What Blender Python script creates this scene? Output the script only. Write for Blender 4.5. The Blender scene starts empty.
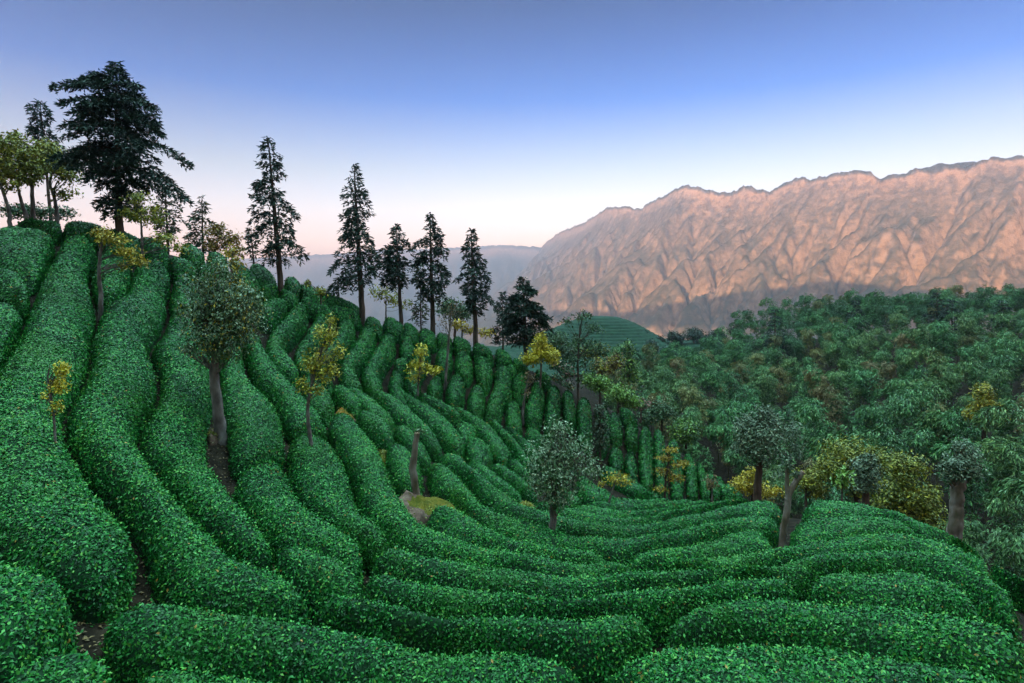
import bpy, math, random
import numpy as np
C = bpy.context.scene.collection
RNG = np.random.default_rng(7)
rad = math.radians
def tag(o, label=None, cat=None, group=None, kind=None):
    for k, v in (('label', label), ('category', cat), ('group', group), ('kind', kind)):
        if v: o[k] = v
    return o
def empty(name, loc, label, cat, group=None):
    o = bpy.data.objects.new(name, None); C.objects.link(o); o.location = [float(v) for v in loc]
    o.empty_display_size = .3
    return tag(o, label, cat, group)
class Geo:
    """collects triangles and quads, a tint per face and a material index; links ONE mesh object"""
    def __init__(s): s.v = []; s.f = []; s.t = []; s.m = []; s.n = 0
    def add(s, v, f, tint=.5, mat=0):
        v = np.asarray(v, float).reshape(-1, 3); f = np.asarray(f, int)
        if not len(f): return
        s.v.append(v); s.f.append(f + s.n); s.n += len(v)
        s.t.append(np.broadcast_to(np.asarray(tint, float), (len(f),)).copy()); s.m.append(np.broadcast_to(np.asarray(mat, int), (len(f),)).copy())
    def build(s, name, mats, parent=None, loc=None, smooth=True):
        me = bpy.data.meshes.new(name)
        if s.v:
            v = np.concatenate(s.v); k = np.concatenate([np.full(len(f), f.shape[1]) for f in s.f])
            l = np.concatenate([f.ravel() for f in s.f])
            me.vertices.add(len(v)); me.vertices.foreach_set('co', v.ravel().astype(np.float32))
            me.loops.add(len(l)); me.loops.foreach_set('vertex_index', l.astype(np.int32))
            me.polygons.add(len(k)); st = np.concatenate([[0], np.cumsum(k)[:-1]])
            me.polygons.foreach_set('loop_start', st.astype(np.int32))
            me.polygons.foreach_set('material_index', np.concatenate(s.m).astype(np.int32))
            me.polygons.foreach_set('use_smooth', np.full(len(k), smooth))
            a = me.attributes.new('tint', 'FLOAT', 'FACE'); a.data.foreach_set('value', np.concatenate(s.t).astype(np.float32))
        for m in (mats if isinstance(mats, (list, tuple)) else [mats]): me.materials.append(m)
        me.update(calc_edges=True)
        o = bpy.data.objects.new(name, me); C.objects.link(o)
        if parent is not None: o.parent = parent
        if loc is not None: o.location = [float(x) for x in loc]
        return o
def unit(a): return a/np.maximum(np.linalg.norm(a, axis=-1, keepdims=True), 1e-9)
def leaves(g, p, n, size, tint, mat=0, aspect=.5, spread=.8, along=None, rng=RNG):
    """one diamond leaf per point: n is the way the leaf faces, along the way it points"""
    p = np.asarray(p, float); k = len(p)
    if not k: return
    n = unit(n + rng.normal(0, spread, (k,3))*.8)
    d = rng.normal(0, 1, (k,3)) if along is None else along + rng.normal(0, .35, (k,3))
    d = unit(d - n*(d*n).sum(1)[:,None]); w = np.cross(n, d)
    L = np.broadcast_to(np.asarray(size, float), (k,))*rng.uniform(.7, 1.35, k)
    L = L[:,None]; W = L*aspect*.5
    bow = n*L*.12
    v = np.stack([p, p+d*L*.45+w*W+bow, p+d*L, p+d*L*.45-w*W+bow], 1)
    g.add(v.reshape(-1,3), np.arange(4*k).reshape(k,4), tint, mat)
def tube(g, pts, r, sides=7, tint=.5, mat=0, cap=True):
    pts = np.asarray(pts, float); r = np.broadcast_to(np.asarray(r, float), (len(pts),))
    t = unit(np.gradient(pts, axis=0)); a = np.array([0,1,0.]) if abs(t[0,2]) > .7 else np.array([0,0,1.])
    u = unit(np.cross(t, a)); w = np.cross(t, u); th = np.arange(sides)*2*math.pi/sides
    v = pts[:,None] + (u[:,None]*np.cos(th)[None,:,None] + w[:,None]*np.sin(th)[None,:,None])*r[:,None,None]
    f = []
    for i in range(len(pts)-1):
        for j in range(sides):
            b = (j+1)%sides; f.append((i*sides+j, i*sides+b, (i+1)*sides+b, (i+1)*sides+j))
    g.add(v.reshape(-1,3), f, tint, mat)
    if cap:
        e = v[-1]; g.add(np.concatenate([e, e.mean(0)[None]]), [(j, (j+1)%sides, sides) for j in range(sides)], tint, mat)
def spline(p, n):
    """smooth resampling of a polyline (Catmull-Rom) to n points, even in arc length"""
    p = np.asarray(p, float); q = np.concatenate([[2*p[0]-p[1]], p, [2*p[-1]-p[-2]]]); out = []
    for i in range(1, len(q)-2):
        t = np.linspace(0, 1, 12, endpoint=False)[:,None]; a,b,c,d = q[i-1],q[i],q[i+1],q[i+2]
        out.append(.5*(2*b + (c-a)*t + (2*a-5*b+4*c-d)*t*t + (3*b-a-3*c+d)*t**3))
    out = np.concatenate(out+[p[-1:]]); s = np.concatenate([[0], np.cumsum(np.linalg.norm(np.diff(out, axis=0), axis=1))])
    x = np.linspace(0, s[-1], n)
    return np.stack([np.interp(x, s, out[:,k]) for k in range(out.shape[1])], 1)
def vnoise(p, seed=0):
    """smooth value noise in -1..1 for points (k,3)"""
    p = np.asarray(p, float); i = np.floor(p).astype(np.int64); f = p-i; f = f*f*(3-2*f); o = 0
    for dx in (0,1):
        for dy in (0,1):
            for dz in (0,1):
                h = (i[:,0]+dx)*374761393 + (i[:,1]+dy)*668265263 + (i[:,2]+dz)*2147483647 + seed*1274126177
                h = (h ^ (h >> 13))*1274126177; h = (h ^ (h >> 16)) & 0xffff
                w = (f[:,0] if dx else 1-f[:,0])*(f[:,1] if dy else 1-f[:,1])*(f[:,2] if dz else 1-f[:,2])
                o = o + w*(h/32767.5-1)
    return o
# ---------------------------------------------------------------- materials
def new_mat(name):
    m = bpy.data.materials.new(name); m.use_nodes = True; nt = m.node_tree
    return m, nt, nt.nodes['Principled BSDF'], nt.nodes.new, nt.links.new
def ramp(nt, stops):
    r = nt.nodes.new('ShaderNodeValToRGB'); e = r.color_ramp.elements
    while len(e) < len(stops): e.new(.5)
    for k, (p, c) in enumerate(stops): e[k].position = p; e[k].color = (*c, 1)
    return r
def foliage(name, stops, rough=.5, patch=None, patch_scale=.35, objvar=0, translucent=0):
    """leaf material: the tint of each leaf picks from a ramp; patches of another tone through noise"""
    m, nt, b, N, L = new_mat(name)
    a = N('ShaderNodeAttribute'); a.attribute_name = 'tint'
    r = ramp(nt, stops); L(a.outputs['Fac'], r.inputs[0]); colr = r.outputs[0]
    if patch:
        g = N('ShaderNodeNewGeometry'); n = N('ShaderNodeTexNoise'); n.inputs['Scale'].default_value = patch_scale; n.inputs['Detail'].default_value = 3
        L(g.outputs['Position'], n.inputs['Vector'])
        mr = N('ShaderNodeMapRange'); mr.inputs[1].default_value = .5; mr.inputs[2].default_value = .75; mr.inputs[4].default_value = .6
        L(n.outputs['Fac'], mr.inputs[0])
        mx = N('ShaderNodeMixRGB'); mx.blend_type = 'MIX'; mx.inputs[2].default_value = (*patch, 1)
        L(mr.outputs[0], mx.inputs[0]); L(colr, mx.inputs[1]); colr = mx.outputs[0]
    if objvar:
        oi = N('ShaderNodeObjectInfo'); hs = N('ShaderNodeHueSaturation')
        m1 = N('ShaderNodeMapRange'); m1.inputs[3].default_value = .5-objvar*.12; m1.inputs[4].default_value = .5+objvar*.07
        m2 = N('ShaderNodeMapRange'); m2.inputs[3].default_value = 1-objvar*.45; m2.inputs[4].default_value = 1+objvar*.5
        w = N('ShaderNodeMath'); w.operation = 'MULTIPLY'; w.inputs[1].default_value = 7.31
        fr = N('ShaderNodeMath'); fr.operation = 'FRACT'
        L(oi.outputs['Random'], m1.inputs[0]); L(oi.outputs['Random'], w.inputs[0]); L(w.outputs[0], fr.inputs[0]); L(fr.outputs[0], m2.inputs[0])
        L(m1.outputs[0], hs.inputs['Hue']); L(m2.outputs[0], hs.inputs['Value']); L(colr, hs.inputs['Color']); colr = hs.outputs[0]
    L(colr, b.inputs['Base Color']); b.inputs['Roughness'].default_value = rough
    return m
def rough_mat(name, stops, scale=4, detail=6, rough=.9, bump=.3, stretch=(1,1,1), dist=.05):
    m, nt, b, N, L = new_mat(name)
    tc = N('ShaderNodeTexCoord'); mp = N('ShaderNodeMapping'); mp.inputs['Scale'].default_value = stretch
    n = N('ShaderNodeTexNoise'); n.inputs['Scale'].default_value = scale; n.inputs['Detail'].default_value = detail
    L(tc.outputs['Object'], mp.inputs[0]); L(mp.outputs[0], n.inputs['Vector'])
    r = ramp(nt, stops); L(n.outputs['Fac'], r.inputs[0]); L(r.outputs[0], b.inputs['Base Color'])
    bp = N('ShaderNodeBump'); bp.inputs['Strength'].default_value = bump; bp.inputs['Distance'].default_value = dist
    L(n.outputs['Fac'], bp.inputs['Height']); L(bp.outputs[0], b.inputs['Normal']); b.inputs['Roughness'].default_value = rough; b.inputs['Specular IOR Level'].default_value = .1
    return m
M = {}
M['tea_leaf'] = foliage('tea_leaf', [(0,(.003,.024,.007)),(.35,(.007,.09,.016)),(.7,(.019,.20,.029)),(.93,(.075,.33,.045)),(.975,(.13,.25,.03)),(1,(.34,.20,.04))], .42, (.03,.15,.014), .45)
M['tea_leaf'].node_tree.nodes['Principled BSDF'].inputs['Specular IOR Level'].default_value = .22
M['tea_twigs'] = rough_mat('tea_twigs', [(.3,(.004,.016,.006)),(.7,(.010,.040,.014))], 9, 4, .9, .6)
M['soil'] = rough_mat('soil', [(.3,(.008,.006,.005)),(.7,(.02,.014,.010))], 2, 6, .95, .5)
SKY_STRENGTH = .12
SUN_STRENGTH = 4.6
EXPOSURE = 2.4
HAZE = 1.25e-4
HAZE_G = .78
BACK = .2
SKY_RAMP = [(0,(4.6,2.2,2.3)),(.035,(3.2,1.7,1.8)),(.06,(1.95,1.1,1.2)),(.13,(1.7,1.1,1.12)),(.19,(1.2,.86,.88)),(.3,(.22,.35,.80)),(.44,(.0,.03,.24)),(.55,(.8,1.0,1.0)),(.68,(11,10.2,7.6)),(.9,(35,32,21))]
# ---------------------------------------------------------------- terrain
F, CX, HY = 600.0, 512.0, 290.0          # focal length in pixels, centre column, horizon row
def P(px, py, d):
    """world point seen at a picture position at distance d (camera level, at the origin)"""
    return np.array([(px-CX)/F*d, d, -(py-HY)/F*d])
CTRL = []
def col(px, *rows):
    for py, d in rows: CTRL.append(P(px, py, d))
def raw(px, *rows):
    for d, z in rows: CTRL.append(np.array([(px-CX)/F*d, d, z]))
col(-200, (683,6.5),(560,9),(430,12.5),(300,18.5),(225,27),(200,33))
col(0, (683,7.5),(580,9.5),(480,12),(400,15),(320,19.5),(260,24.5),(222,30))
col(100, (683,8),(600,9.8),(500,12.5),(400,17),(320,22),(262,27),(224,33))
col(200, (683,8.8),(600,10.8),(520,13.5),(440,17.5),(360,23),(290,29.5),(246,35.5))
col(300, (683,9.2),(610,11.2),(540,14.2),(470,18.5),(400,25),(350,30.5),(310,35),(279,39.5))
col(400, (683,9.5),(620,11.5),(560,14.5),(500,19),(450,24),(410,30),(385,34.5),(350,39),(319,43))
col(500, (683,9.6),(620,11.8),(570,14.8),(530,18.5),(500,23),(470,28.5),(440,35),(418,39.5),(380,43.5),(344,47))
col(560, (683,9.6),(620,11.9),(572,15),(538,18.5),(512,23),(490,29),(466,35),(440,42.5),(410,46),(372,50))
col(620, (683,9.6),(620,12),(575,15),(545,18.5),(523,23),(509,28),(496,34.5),(480,43),(445,49),(402,53))
col(680, (683,9.6),(620,12),(575,15),(545,18.5),(523,22.8),(509,27.5),(500,33),(496,39),(494,46),(470,52),(439,56))
col(740, (683,9.6),(620,12),(575,15),(545,18.6),(522,22.5),(506,27),(497,32)); raw(740,(39,-14.2),(46,-17.2),(55,-19.2),(62,-20.8))
col(830, (683,9.4),(620,11.8),(575,15),(545,18.5),(520,22.3),(498,27)); raw(830,(34,-13.2),(45,-19.5),(60,-24))
col(920, (683,9),(620,11.3),(575,14.2),(545,17.5),(517,22)); raw(920,(28,-11.6),(36,-17.5),(60,-26))
col(1000, (683,8.6),(630,10.4),(590,12.8),(562,16)); raw(1000,(20,-9.3),(28,-15),(45,-24))
col(1150, (683,8),(650,9.5)); raw(1150,(13,-8),(20,-12.5),(30,-18))
raw(-200,(42,4),(60,2)); raw(0,(38,3.2),(55,0)); raw(100,(41,2.6),(60,-3)); raw(200,(43,1.3),(60,-5)); raw(300,(47,-1.8),(62,-8))
raw(400,(50,-4.8),(65,-12)); raw(500,(54,-7.8),(68,-15)); raw(560,(57,-10.5)); raw(620,(60,-14)); raw(680,(64,-19))
for q in ((0,0,-3.4),(8,0,-3.9),(-8,0,-2.2),(0,-12,0.5),(-14,-8,2),(14,-10,-2),(20,2,-7),(-20,2,1)): CTRL.append(np.array(q, float))
# wooded valley and its far slopes (ground level)
def far(px, py, d, down): 
    p = P(px, py, d); p[2] -= down; CTRL.append(p)
for px,py,d in ((950,520,50),(950,450,66),(950,400,90),(950,350,125),(950,312,165),(1150,400,80),(1150,330,130),(1150,296,170),(1100,480,55)): far(px,py,d,8 if d < 150 else 7.5)
for px,py,d in ((840,500,58),(840,430,78),(840,375,115),(840,330,165),(840,308,200)): far(px,py,d,8 if d < 180 else 7)
for px,py,d in ((750,490,72),(750,430,95),(750,380,135),(750,345,185),(750,325,220)): far(px,py,d,8 if d < 200 else 5)
for px,py,d in ((660,418,85),(660,375,140),(660,352,230),(700,345,260)): far(px,py,d,6)
for px,py,d in ((560,370,110),(560,352,190),(450,350,130),(350,340,150)): far(px,py,d,8)
for q in ((-200,120,-30),(-120,70,-3),(-150,20,8),(-300,300,-90),(0,420,-60),(200,420,-40),(400,300,10),(300,150,0),(200,60,-12),(100,0,-20),(200,-100,-30),(0,-100,12),(-150,-100,25)):
    CTRL.append(np.array(q, float))
CTRL = np.array(CTRL)
_S = 4.0
def _phi(r2): return np.sqrt(r2 + _S*_S)
def _fit():
    n = len(CTRL); xy = CTRL[:,:2]
    r2 = ((xy[:,None]-xy[None])**2).sum(-1)
    A = np.zeros((n+3,n+3)); A[:n,:n] = _phi(r2) - np.eye(n)*0.15
    A[:n,n] = 1; A[:n,n+1:] = xy/100; A[n,:n] = 1; A[n+1:,:n] = xy.T/100
    return np.linalg.solve(A, np.concatenate([CTRL[:,2], np.zeros(3)]))
_W = _fit()
def canopy(x, y):
    """height of the clipped tops of the tea hedges (soil lies 0.85 m lower)"""
    x = np.asarray(x, float); y = np.asarray(y, float); sh = x.shape
    q = np.stack([x.ravel(), y.ravel()], 1); out = np.empty(len(q)); n = len(CTRL)
    for i in range(0, len(q), 4000):
        k = q[i:i+4000]
        r2 = ((k[:,None]-CTRL[None,:,:2])**2).sum(-1)
        out[i:i+4000] = _phi(r2)@_W[:n] + _W[n] + (k/100)@_W[n+1:]
    return out.reshape(sh)
_T = np.concatenate([np.arange(5, 20, .12), np.arange(20, 90, .25)])
def hit(px, py, dmax=75, drop=0.):
    """points on the canopy under picture positions; grazing rays take the closest approach"""
    px = np.atleast_1d(np.asarray(px, float)); py = np.atleast_1d(np.asarray(py, float))
    T = _T[_T < dmax]
    X = (px[:,None]-CX)/F*T; Y = np.broadcast_to(T, X.shape); Z = -(py[:,None]-HY)/F*T
    g = Z - canopy(X, Y) + drop
    res = np.empty((len(px), 3)); ok = np.zeros(len(px), bool)
    for i in range(len(px)):
        s = np.where(g[i] < 0)[0]
        if len(s) and s[0] > 0:
            a = s[0]; f = g[i,a-1]/(g[i,a-1]-g[i,a]); t = T[a-1]+f*(T[a]-T[a-1]); ok[i] = True
        else: t = T[np.argmin(g[i]/T)] if not len(s) else T[0]
        x, y = (px[i]-CX)/F*t, t
        res[i] = (x, y, 0)
    res[:,2] = canopy(res[:,0], res[:,1]) - drop
    return res, ok
# ---------------------------------------------------------------- tea hedges: outlines of each row (picture positions lying on the slope)
ROWS = []
def AB(label, group, a, b, h=.8, dm=None): ROWS.append((label, group, a, b, h, dm))
def CL(label, group, c, h=.75):
    """centre line with half widths, turned into two edges"""
    p = np.array([q[:2] for q in c], float); w = np.array([q[2] for q in c], float)
    t = np.gradient(p, axis=0); t /= np.linalg.norm(t, axis=1)[:,None]
    n = np.stack([-t[:,1], t[:,0]], 1)*w[:,None]
    ROWS.append((label, group, [tuple(q) for q in p+n], [tuple(q) for q in p-n], h, None))
GL, GN, GM, GF, GR = ('tea hedges running up the steep near slope', 'tea hedges crossing the foreground in long rows',
    'tea hedges curving through the middle of the bowl', 'tea hedges running upright on the far face', 'short tea hedges along the ridge line')
# --- steep slope on the near side
G1 = [(62,226),(57,236),(50,250),(42,262),(35,277),(29,290),(24,303),(16,322),(8,336),(-4,352)]
G2 = [(95,246),(90,257),(89,269),(93,282),(96,296),(94,310),(89,326),(90,336),(86,348),(80,362),(66,380),(61,395),(65,408),(73,428),(84,448),(95,463),(110,480),(126,497),(137,517),(145,538)]
G3 = [(174,264),(171,274),(166,288),(168,298),(163,310),(155,323),(148,334),(152,342),(157,355),(158,369),(155,385),(147,399),(139,411),(137,424),(143,440),(157,460),(168,475),(180,489),(200,511),(219,528),(233,542),(258,552)]
AB('dome-topped tea hedge under the white-trunked trees at the slope top', GL, [(-14,254),(0,258),(12,262),(22,268),(33,277)], [(-14,226),(10,221),(34,222),(52,228),(56,236)])
AB('small rounded tea hedge below the dome-topped one at the frame edge', GL, [(-16,281),(0,284),(12,287),(20,295),(24,301)], [(-16,257),(0,260),(12,264),(22,270),(31,279)])
AB('tea hedge at the frame edge beside the deep curved upper furrow', GL, [(-30,350),(-20,340),(-10,346),(-2,350)], [(-24,286),(0,287),(12,290),(21,298),(22,305)])
AB('dark low tea hedge on the skyline under the leafy trees', GR, [(12,220),(30,220),(48,224),(62,228)], [(12,213),(30,213),(50,216),(64,221)])
AB('low skyline tea hedge beneath the biggest conifer', GR, [(66,229),(82,229),(98,231),(110,232)], [(58,218),(74,219),(90,221),(106,224)])
AB('broadest near tea hedge, standing behind the little yellow-leaved sapling', GL, [(64,231),(59,240),(52,252),(44,264),(37,280),(31,292),(26,305),(18,324),(8,340),(-12,366),(-26,400),(-40,440),(-44,480),(-30,512),(8,530),(40,545),(72,562),(96,574)],
   [(98,236),(93,249),(88,260),(87,271),(91,284),(94,297),(92,311),(87,327),(88,337),(84,349),(78,363),(64,381),(59,396),(62,409),(70,429),(81,449),(92,464),(107,482),(122,499),(133,520),(138,545)])
AB('squat tea hedge behind the white-trunked yellow tree on the upper slope', GL, [(98,247),(93,259),(93,271),(98,285),(103,292)], [(126,250),(131,258),(130,272),(123,285),(110,292)])
AB('low tea hedge in front of the biggest conifer trunk', GL, [(100,234),(108,244),(120,248),(133,248)], [(112,225),(124,228),(140,232),(150,240)])
AB('winding tea hedge that sweeps down from the yellow tree to the foreground', GL, [(135,254),(132,270),(124,287),(104,296),(99,306),(96,316),(92,328),(94,340),(90,352),(86,366),(74,384),(68,396),(72,410),(80,428),(90,446),(102,461),(118,478),(133,494),(145,514),(152,536),(162,556),(180,572),(209,584),(240,594),(274,597)],
   [(168,256),(169,274),(164,287),(165,298),(160,310),(152,322),(145,334),(149,343),(154,355),(155,369),(152,384),(144,398),(136,410),(134,424),(140,441),(154,461),(166,477),(178,491),(198,513),(217,530),(231,544),(256,554),(282,563),(306,573),(325,579)])
AB('short cross-lying tea hedge at the head of the third furrow', GL, [(168,262),(178,265),(188,269),(195,270)], [(166,253),(178,254),(190,258),(197,264)])
AB('tea hedge climbing behind the big round tree with the bare trunk', GL, [(176,266),(173,276),(170,289),(172,299),(167,312),(159,325),(152,336),(156,343),(161,355),(162,369),(159,386),(151,400),(144,412),(142,424),(147,439),(160,457),(172,473),(184,487),(204,509),(223,526),(240,538),(262,547)],
   [(196,272),(199,285),(205,300),(212,318),(215,340),(214,360),(212,380),(207,400),(204,418),(205,440),(213,458),(223,474),(235,490),(250,506),(264,523),(272,536),(274,545)])
AB('tea hedge partly hidden by the leafy crown of the big round tree', GL, [(203,284),(210,300),(217,318),(220,340),(221,362),(222,386),(226,404),(229,420),(231,440),(233,452)],
   [(226,286),(232,304),(238,325),(242,346),(246,366),(256,379),(268,389),(278,400),(282,420),(285,446)])
AB('tea hedge just downhill of the big round tree trunk', GL, [(231,458),(240,486),(256,503),(271,519),(284,527),(317,540),(342,550),(358,558)],
   [(287,452),(291,471),(297,484),(309,499),(324,509),(340,521),(356,530),(364,545)])
AB('short tea hedge laid crosswise between two foreground rows', GL, [(272,548),(282,560),(306,570),(337,581),(362,587)], [(276,531),(300,537),(326,546),(346,554),(364,562)])
AB('narrow tea hedge running from the round tree crown to the yellow birch', GL, [(240,326),(247,346),(252,364),(262,376),(272,384),(281,396),(285,408),(287,420)],
   [(258,326),(266,345),(275,358),(284,370),(292,379),(306,391),(320,404),(330,422)])
AB('tea hedge at the foot of the slender yellow birch', GL, [(286,428),(289,448),(293,468),(300,482),(312,496),(328,507),(344,519),(360,529),(372,540)],
   [(329,430),(337,443),(346,456),(351,471),(355,489),(360,503),(372,514),(384,524),(394,536)])
AB('tea hedge beginning at the mossy rock and passing uphill of the bare post', GL, [(325,408),(333,424),(341,440),(350,455),(355,470),(360,488),(368,502),(382,513),(398,529),(412,540),(440,546),(478,555),(520,562),(560,567),(600,569),(640,563)],
   [(348,405),(364,422),(377,438),(387,456),(392,473),(399,486),(409,500),(420,512),(436,524),(454,533),(478,540),(505,546),(530,551),(560,555),(600,558),(640,560)])
CL('tea hedge half hidden behind the yellow birch leaves', GL, [(299,372,5),(311,383,9),(323,393,10),(332,402,6)])
# --- long rows of the foreground
AB('shadowed blunt tea hedge at the frame edge low on the near slope', GN, [(-60,648),(-20,648),(10,648),(40,636),(66,620)], [(-60,520),(-10,527),(24,536),(56,553),(80,578)])
AB('low humped tea hedge in the dark corner nearest the camera', GN, [(-20,700),(20,715),(70,725),(110,715)], [(2,660),(30,640),(76,622),(122,648)])
AB('lowest tea hedge along the bottom frame edge', GN, [(100,700),(160,718),(220,722),(290,715),(350,700)], [(128,651),(160,648),(205,654),(250,662),(310,670),(368,680)])
AB('long tea hedge starting at the dark pocket low on the near slope', GN, [(100,618),(120,636),(150,643),(178,648),(205,651),(250,660),(306,667),(366,678),(430,700),(500,705),(550,695),(588,672)],
   [(100,586),(120,577),(157,575),(180,578),(209,586),(230,593),(274,598),(300,605),(340,612),(390,622),(440,629),(500,636),(550,641),(588,646)])
AB('nearest tea hedge filling the bottom frame corner opposite the steep slope', GN, [(598,664),(650,690),(740,712),(830,715),(920,715),(1010,705),(1060,700)],
   [(600,647),(640,638),(700,627),(760,623),(810,627),(870,635),(934,646),(985,654),(1040,664)])
AB('foreground tea hedge sagging in the middle, second from the bottom edge', GN, [(290,599),(340,609),(390,619),(440,626),(500,633),(550,638),(600,642),(640,634),(656,629)],
   [(340,583),(368,588),(392,595),(419,603),(448,609),(490,609),(540,607),(600,604),(652,608)])
AB('foreground tea hedge second from the bottom on the knoll side', GN, [(662,629),(700,623),(760,619),(810,623),(870,631),(934,642),(985,650),(1040,660)],
   [(664,607),(700,597),(740,590),(800,589),(850,590),(900,595),(942,603),(985,610),(1040,620)])
AB('foreground tea hedge that begins at the blunt end of the sloping rows', GN, [(358,584),(384,590),(419,600),(448,606),(490,606),(540,604),(600,601),(650,603),(700,594),(740,587),(800,585)],
   [(360,561),(376,562),(399,568),(425,574),(454,579),(500,585),(550,590),(590,589),(634,583),(690,580),(720,575),(760,571),(800,574)])
AB('tea hedge on the knoll with a rounded nose, third from the bottom', GN, [(806,585),(850,587),(900,591),(942,599),(984,605)], [(804,577),(826,567),(850,563),(900,562),(934,570),(960,581),(985,598)])
AB('foreground tea hedge with its blunt start below the yellow birch hedge', GN, [(366,556),(390,562),(425,571),(460,577),(510,584),(560,588),(600,585),(640,579),(680,578),(722,572)],
   [(370,537),(399,539),(420,546),(450,550),(490,558),(530,564),(580,568),(640,567),(690,565),(724,565)])
AB('long tea hedge over the knoll ending at the bare earth gap', GN, [(728,572),(760,568),(800,571),(830,562),(870,559),(910,559),(945,569),(975,582),(1000,598),(1018,606)],
   [(722,571),(760,561),(800,554),(840,550),(890,545),(920,548),(946,554),(970,564),(992,575),(1018,594)], dm=24)
AB('tea hedge crossing the knoll just below the forked stump', GN, [(644,566),(690,562),(730,566),(780,555),(830,549),(880,543),(920,544),(950,552),(972,562),(992,574)],
   [(644,563),(668,559),(700,556),(749,548),(790,541),(828,534),(865,530),(905,530),(940,538),(965,547),(990,563)], dm=26)
# --- middle of the bowl
AB('tea hedge curving from the mossy bank to the foot of the pale-leaved tree', GM, [(425,516),(444,528),(478,538),(505,544),(540,552),(580,556),(615,557)],
   [(426,494),(440,491),(456,500),(474,516),(497,528),(525,537),(556,542),(590,545),(615,552)])
AB('blunt tea hedge between the pale-leaved tree and the forked stump', GM, [(622,557),(660,557),(700,553),(749,545),(777,541)], [(622,551),(640,547),(670,543),(700,537),(730,528),(757,524),(777,534)])
AB('knoll tea hedge starting right beside the forked stump', GM, [(788,538),(828,531),(865,527),(905,527),(928,533)], [(788,518),(810,511),(845,509),(880,512),(905,520),(926,530)], dm=28)
AB('long tea hedge passing behind the bare post and below the pale-leaved tree', GM, [(424,459),(432,474),(446,485),(460,496),(472,512),(488,523),(515,533),(550,540),(590,543),(625,545),(660,541),(700,533),(735,525),(780,521)],
   [(430,452),(450,463),(464,475),(474,489),(487,501),(505,511),(540,520),(575,530),(610,534),(645,534),(675,528),(705,521),(740,513),(784,508)], dm=34)
AB('knoll crest tea hedge beyond the forked stump, against the wood', GM, [(799,511),(845,507),(880,510),(905,518),(928,528),(950,536),(969,546),(990,560)], [(800,499),(830,496),(855,497),(885,504),(912,512),(940,522),(965,532),(988,546)], dm=30)
AB('last tea hedge on the shady outer flank of the knoll', GM, [(994,562),(1010,570),(1030,578),(1050,590)], [(990,543),(1008,545),(1026,552),(1050,566)], dm=19)
AB('tea hedge rising from the gully trough to the knoll top at the split-trunk tree', GM, [(434,447),(452,459),(468,472),(479,487),(492,499),(510,508),(545,518),(578,527),(612,531),(645,531),(675,525),(705,518),(740,510),(784,506)],
   [(440,441),(456,447),(468,460),(480,470),(494,480),(510,491),(528,502),(558,512),(590,521),(620,524),(650,522),(670,516),(700,510),(735,502),(784,496)], dm=34)
AB('tea hedge with the small orange mossy patch at its end', GM, [(464,456),(474,466),(484,474),(498,484),(514,495),(522,499)], [(468,451),(482,458),(496,468),(510,479),(520,488),(526,496)])
AB('short tea hedge just uphill of the orange mossy patch', GM, [(486,459),(500,469),(512,478),(524,489),(536,498)], [(488,455),(504,461),(517,470),(528,479),(540,492)])
AB('first thin tea row above the gully trough behind the pale-leaved tree', GM, [(530,501),(550,508),(575,516),(600,520),(625,521.5),(650,519),(680,511),(710,504),(752,497)],
   [(536,494),(560,504),(580,510),(600,514),(625,516),(650,514),(680,507),(705,502),(750,494)], dm=38)
AB('second thin tea row above the gully trough', GM, [(560,503),(582,509),(604,512.8),(628,514),(650,512),(680,505.6),(712,500)], [(572,496.5),(590,502.5),(610,507.5),(635,509),(660,506.5),(690,501.5),(714,497.5)], dm=41)
AB('third thin tea row above the gully trough', GM, [(578,497),(592,502),(612,506),(635,507.5),(660,505),(694,499.5)], [(586,491.5),(602,497.5),(620,502),(640,503.3),(665,501),(696,496.5)], dm=43)
AB('shortest thin tea row at the foot of the far face', GM, [(596,494),(610,498.5),(625,501),(645,501.5),(672,498.8)], [(604,489.5),(616,494),(635,497.8),(652,497.8),(674,496.2)], dm=45)
AB('bulky tea hedge slanting down toward the orange-leaved sapling', GM, [(596,461),(606,472),(622,480),(638,489),(654,496)], [(603,456),(618,466),(634,476),(648,486),(662,495)])
AB('tea hedge slanting down behind the ghostly yellow sapling', GM, [(572,476),(584,487),(600,493),(616,497.5)], [(582,470),(594,480),(608,488),(624,495)])
AB('tea hedge tucked behind the trunk side of the pale-leaved tree', GM, [(548,483),(562,494),(578,500)], [(556,476),(572,487),(588,493)])
CL('narrow tea hedge strip beginning beside the mossy rock', GM, [(353,406,5),(368,413,7),(382,423,8),(393,435,6)])
CL('stubby two-lobed tea hedge just uphill of the bare post', GM, [(390,437,8),(396,448,13),(407,459,15),(420,470,9)])
CL('short tea hedge tapering down to the mossy rock', GM, [(330,379,4),(342,388,7),(353,397,8),(361,406,5)])
AB('long sloping tea hedge ending above the stubby two-lobed hedge', GM, [(339,381),(352,393),(362,406),(376,415),(388,421)], [(343,375),(360,384),(378,395),(391,407),(402,418)])
CL('narrow tea hedge end pointing at the top of the bare post', GM, [(392,419,4),(408,432,8),(420,444,8),(432,451,3)])
AB('long sloping tea hedge second in the middle fan', GM, [(367,388),(382,398),(396,412),(411,423),(424,436),(440,444)], [(372,385),(391,392),(409,402),(422,414),(434,427),(446,441)])
AB('long sloping tea hedge third in the middle fan', GM, [(384,385),(400,393),(419,407),(432,420),(444,433),(454,446)], [(390,382),(420,396),(438,406),(452,417),(462,429),(468,443)])
AB('slim tea hedge high in the middle fan ending in two lumps', GM, [(408,389),(424,398),(444,409),(462,418)], [(416,386),(434,394),(450,402),(466,413)])
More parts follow.
